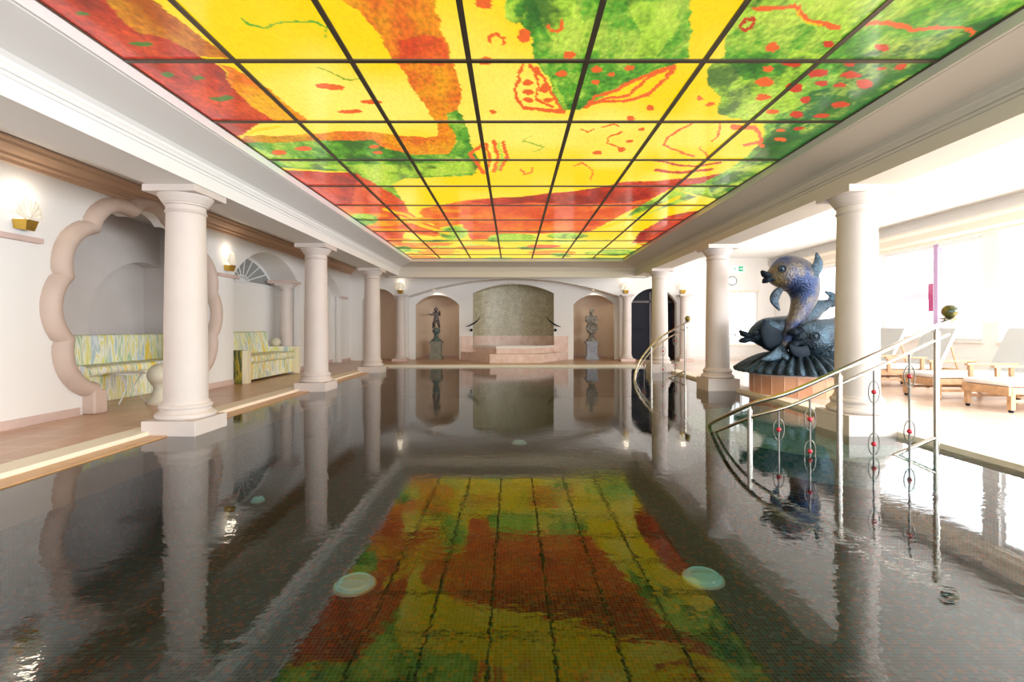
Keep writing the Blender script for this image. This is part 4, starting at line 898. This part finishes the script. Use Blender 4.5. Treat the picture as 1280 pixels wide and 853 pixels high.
# 2 left fish, its tail rising at the right rear
b2 = fish([(160, 520), (195, 508), (245, 500), (305, 505), (365, 490), (420, 450), (470, 400), (515, 365), (555, 350), (590, 335)],
          [26, 55, 82, 96, 90, 70, 58, 46, 32, 20], [-.15, -.14, -.1, -.02, .08, .18, .26, .32, .34, .36], BRONZE, .8)
lips(b2, [(180, 505), (155, 512), (128, 502), (106, 486)], [(180, 530), (155, 532), (128, 536), (104, 540)], -.18, 12)
eye(b2, 196, 492, -.325, .9)
fin(b2, [(315, 560), (285, 530), (250, 480), (236, 425)], [44, 56, 38, 6], [-.32, -.36, -.38, -.34], .035, m_=BRONZE_D)
fin(b2, [(585, 345), (600, 320), (595, 295), (560, 276)], [22, 26, 18, 4], [.36, .36, .36, .36], .03, 'tail_fluke'); fin(b2, [(585, 345), (625, 320), (650, 290), (660, 260)], [22, 26, 18, 4], [.36, .36, .36, .36], .03, 'tail_fluke')
# 3 right fish
b3 = fish([(408, 500), (440, 508), (490, 522), (550, 528), (610, 515), (665, 480), (705, 430), (725, 375), (730, 320)],
          [34, 62, 92, 102, 98, 82, 60, 42, 24], [-.42, -.4, -.36, -.28, -.15, 0, .1, .15, .18], BRONZE, .8)
lips(b3, [(430, 480), (405, 492), (385, 492), (366, 494)], [(430, 545), (405, 550), (385, 560), (360, 572)], -.46, 15)
eye(b3, 508, 514, -.66, 1.15)
fin(b3, [(560, 590), (585, 600), (600, 590), (606, 565)], [28, 22, 14, 4], [-.5, -.55, -.58, -.58])
fin(b3, [(470, 590), (440, 600), (400, 590), (370, 560)], [30, 30, 24, 5], [-.5, -.54, -.56, -.56], m_=BRONZE_D)
fin(b3, [(730, 330), (750, 300), (780, 290), (800, 300)], [22, 26, 18, 4], [.18, .18, .18, .18], .03, 'tail_fluke'); fin(b3, [(730, 330), (710, 300), (690, 290), (670, 300)], [22, 24, 16, 4], [.18, .18, .18, .18], .03, 'tail_fluke')
m = MB(); m.lathe([(.5, 0), (.55, .12), (.45, .26), (.3, .34)], (0, 0, .05), 32); m.build('rock_core', BRONZE_D, ds, True, 80)

# ------------------------------------------------------------------ pool handrails
def handrail(label, path, knob, posts, bars, base, extra=None, off=.125):
    t = thing('pool_handrail', label, 'handrail', (base[0], base[1], 0), 0, 'curved steel handrails at the pool steps')
    B = Vector((base[0], base[1], 0)); P = [p_-B for p_ in bez(path, 10)]
    m = MB(); m.tube(P, .021, 12); m.build('top_rail', STEEL, t, True, 60)
    lo_ = [p_-Vector((0, 0, off)) for p_ in P if p_.z-off > -.08 or True]
    lo_ = [p_ for p_ in lo_ if p_.z > -.06]
    i0 = 3; m = MB(); m.tube(lo_[i0:], .015, 10); m.build('lower_rail', STEEL, t, True, 60)
    def near(x, y=None):          # point of the top rail nearest in plan
        return min(P, key=lambda p_: (p_.x+B.x-x)**2+((p_.y+B.y-y)**2 if y else 0))
    for x, y in posts:
        pt = near(x, y); m = MB(); m.tube([(pt.x, pt.y, -.2), (pt.x, pt.y, pt.z-off*.35)], .024, 12); m.tube([(pt.x, pt.y, pt.z-off*.4), (pt.x, pt.y, pt.z)], .011, 8); m.build('post', STEEL, t, True, 60)
    for x, y, zs in bars:
        pt = near(x, y); m = MB(); m.tube([(pt.x, pt.y, -.16), (pt.x, pt.y, pt.z-off)], .009, 8); bar = m.build('baluster', DSTEEL, t, True, 60)
        for z in zs:
            m = MB(); c_ = Vector((pt.x, pt.y, z)); m.loft([c_+Vector((.05*math.cos(2*PI*k/24), 0, .1*math.sin(2*PI*k/24))) for k in range(25)], [.005]*25, side=(0, 1, 0), seg=6, cap=False); m.build('oval_ring', DSTEEL, bar, True, 80)
            m = MB(); m.sphere(c_, .022, 12); m.build('red_bead', RED, bar, True, 80)
    k_ = Vector(knob)-B
    m = MB(); m.sphere(k_, .062, 20); m.build('knob', mat('dark_green_knob', (58, 74, 60), .15, .3, alt=(176, 150, 60), nscale=14) if 'dark_green_knob' not in bpy.data.materials else bpy.data.materials['dark_green_knob'], t, True, 80)
    m = MB(); m.lathe([(.02, -.1), (.03, -.085), (.075, -.07), (.078, -.06), (.03, -.052)], k_, 20); m.build('knob_collar', STEEL, t, True, 60)
    if extra:
        m = MB(); m.tube([Vector(e_)-B for e_ in extra], .017, 10); m.build('strut', STEEL, t, True, 60)
    return t
handrail('curved steel handrail with red beads at the near pool steps', [(4.0, 4.41, 1.235), (3.86, 4.40, 1.175), (3.4, 4.37, .975), (2.95, 4.36, .775), (2.55, 4.42, .575), (2.3, 4.62, .435), (2.22, 5.0, .255), (2.30, 5.6, .05), (2.36, 5.8, -.04)],
         (3.99, 4.41, 1.31), [(3.86, 4.4), (2.96, 4.36), (2.29, 4.66)], [(3.58, 4.38, (.72, .22)), (3.25, 4.37, (.58, .11)), (2.69, 4.40, (.33, .04)), (2.46, 4.48, (.22,))], (3.86, 4.4), [(3.84, 4.40, .155), (3.5, 4.42, .0), (3.42, 4.42, -.04)])
handrail('far curved steel handrail descending into the pool before the back columns', [(4.02, 11.1, 1.30), (3.94, 11.1, 1.25), (3.5, 11.12, 1.0), (3.16, 11.1, .72), (2.88, 11.0, .38), (2.74, 10.8, .16), (2.66, 10.55, -.02), (2.65, 10.5, -.05)],
         (4.02, 11.1, 1.375), [(3.96, 11.1), (3.2, 11.1)], [(3.72, 11.1, (.86, .3)), (3.46, 11.12, (.62, .2)), (3.0, 11.05, (.3,)), (2.82, 10.9, (.12,))], (3.96, 11.1), [(3.94, 11.1, .16), (3.6, 11.12, 0), (3.5, 11.12, -.04)])

# ------------------------------------------------------------------ loungers
lo = thing('lounger', 'x', 'lounger', (6.47, 6.6, DZ), 0, 'teak loungers by the windows')
W2 = .33
for y in (-W2+.03, W2-.03):
    m = MB(); m.box(0, 1.95, y-.022, y+.022, .24, .33, .006); m.build('side_rail', TEAK, lo)
    m = MB(); m.box(.0, 1.9, y-.015, y+.015, .13, .17, .004); m.build('stretcher', TEAK, lo)
    for x in (.03, 1.25, 1.88):
        m = MB(); m.box(x-.03, x+.03, y-.03, y+.03, .035, .33, .005); lg = m.build('leg', TEAK, lo)
        m = MB(); m.lathe([(.02, -.0), (.026, .006), (.026, .03), (.02, .036)], (x, y, 0), 12); m.build('castor', BRONZE_D, lg)
    m = MB(); m.box(.42, 1.2, y*1.12-.03, y*1.12+.03, .54, .57, .006); m.build('armrest', TEAK, lo)
    for x in (.46, 1.08):
        m = MB(); m.box(x, x+.06, y*1.12-.02, y*1.12+.02, .3, .54, .004); m.build('arm_support', TEAK, lo)
for x in (-.03, 1.92):
    m = MB(); m.box(x, x+.06, -W2, W2, .22, .335, .006); m.build('end_rail', TEAK, lo)
m = MB()
for k in range(18): m.box(.08+k*.078, .13+k*.078, -W2+.05, W2-.05, .315, .335)
m.build('slat', TEAK, lo)
m = MB(); m.box(-.03, 1.5, -W2, W2, .338, .41, .03); m.build('seat_cushion', CUSH, lo, True, 60)
m = MB(); dx, dz = .34, .70; L_ = math.hypot(dx, dz); nx, nz = -dz/L_*.06, dx/L_*.06
m.extrude_profile([(1.46, .38), (1.46+dx, .38+dz), (1.46+dx+nx, .38+dz+nz), (1.46+nx, .38+nz)], lambda y, a, z: Vector((a, y, z)), (-W2, W2)); m.build('backrest', CUSHG, lo)
for y in (-.2, .2):
    m = MB(); m.tube([(1.48+.75*dx, y, .38+.7*dz), (1.9, y, .3)], .015, 8); m.build('back_prop', TEAK, lo)
labs = ['teak lounger with white cushion nearest the camera at the right edge', 'second teak lounger from the camera with upright grey back', 'third teak lounger, its grey back behind the handrail post', 'farthest teak lounger, mostly hidden by the stone column']
lo['label'] = labs[0]
for y, l_ in zip((7.68, 9.28, 10.45), labs[1:]): dup(lo, None, (6.47, y, DZ), 0, l_)

# ------------------------------------------------------------------ outside
g = MB(); g.box(WR+.25, 40, -20, 60, -.3, -.02); g.box(-20, WR+.25, 18.61, 60, -.3, -.02); struct(g.build('terrace', OUTG))
b = thing('garden_pavilion', 'pale pink garden pavilion seen washed out through the right window', 'pavilion', (13.5, 16.5, -.02))
m = MB(); m.box(-1.5, 1.5, -3, 3, 2.2, 2.4); m.build('roof', OUTW, b)
for x, y in ((-1.3, -2.8), (-1.3, 0), (-1.3, 2.8), (1.3, -2.8), (1.3, 2.8)):
    m = MB(); m.box(x-.07, x+.07, y-.07, y+.07, 0, 2.2); m.build('post', OUTW, b)
b = thing('banner', 'narrow magenta banner standing outside the right window', 'banner', (10.6, 12.15, -.02))
m = MB(); m.tube([(0, 0, 0), (0, 0, 2.9)], .02, 8); m.build('pole', WMETAL, b)
m = MB(); m.box(-.01, .01, .02, .16, 1.6, 2.3); m.build('flag', MAGENTA, b)

# ------------------------------------------------------------------ pool floor lamps
PLGLASS = mat('pool_lamp_glass', (150, 205, 198), .12, emit=(150, 215, 210), estr=.16, coat=1.)
PLRIM = mat('pool_lamp_rim', (206, 236, 226), .2, coat=1.)
def pool_lamp(x, y, r, label):
    t = thing('pool_lamp', label, 'pool lamp', (x, y, -.9), 0, 'round lamps in the pool floor')
    m = MB(); m.lathe([(r, 0), (r, .012), (r*.93, .02), (r*.86, .012)], seg=32); m.build('rim', PLRIM, t, True, 60)
    m = MB(); m.lathe([(r*.88, .01), (r*.86, .03), (r*.74, .045), (r*.7, .036), (r*.4, .046), (r*.05, .05)], seg=32); m.build('lens', PLGLASS, t, True, 40)
    m = MB(); m.box(-r*.55, r*.5, -.006, .006, .03, .058); m.build('lamp_bar', PLRIM, t)
pool_lamp(-1.26, 3.86, .17, 'round glass pool floor lamp left of the ceiling reflection')
pool_lamp(1.56, 3.96, .17, 'round glass pool floor lamp right of the ceiling reflection')
pool_lamp(-3.02, 5.73, .08, 'small pool floor lamp near the left pool edge')
pool_lamp(.12, 8.6, .14, 'faint pool floor lamp towards the far end')
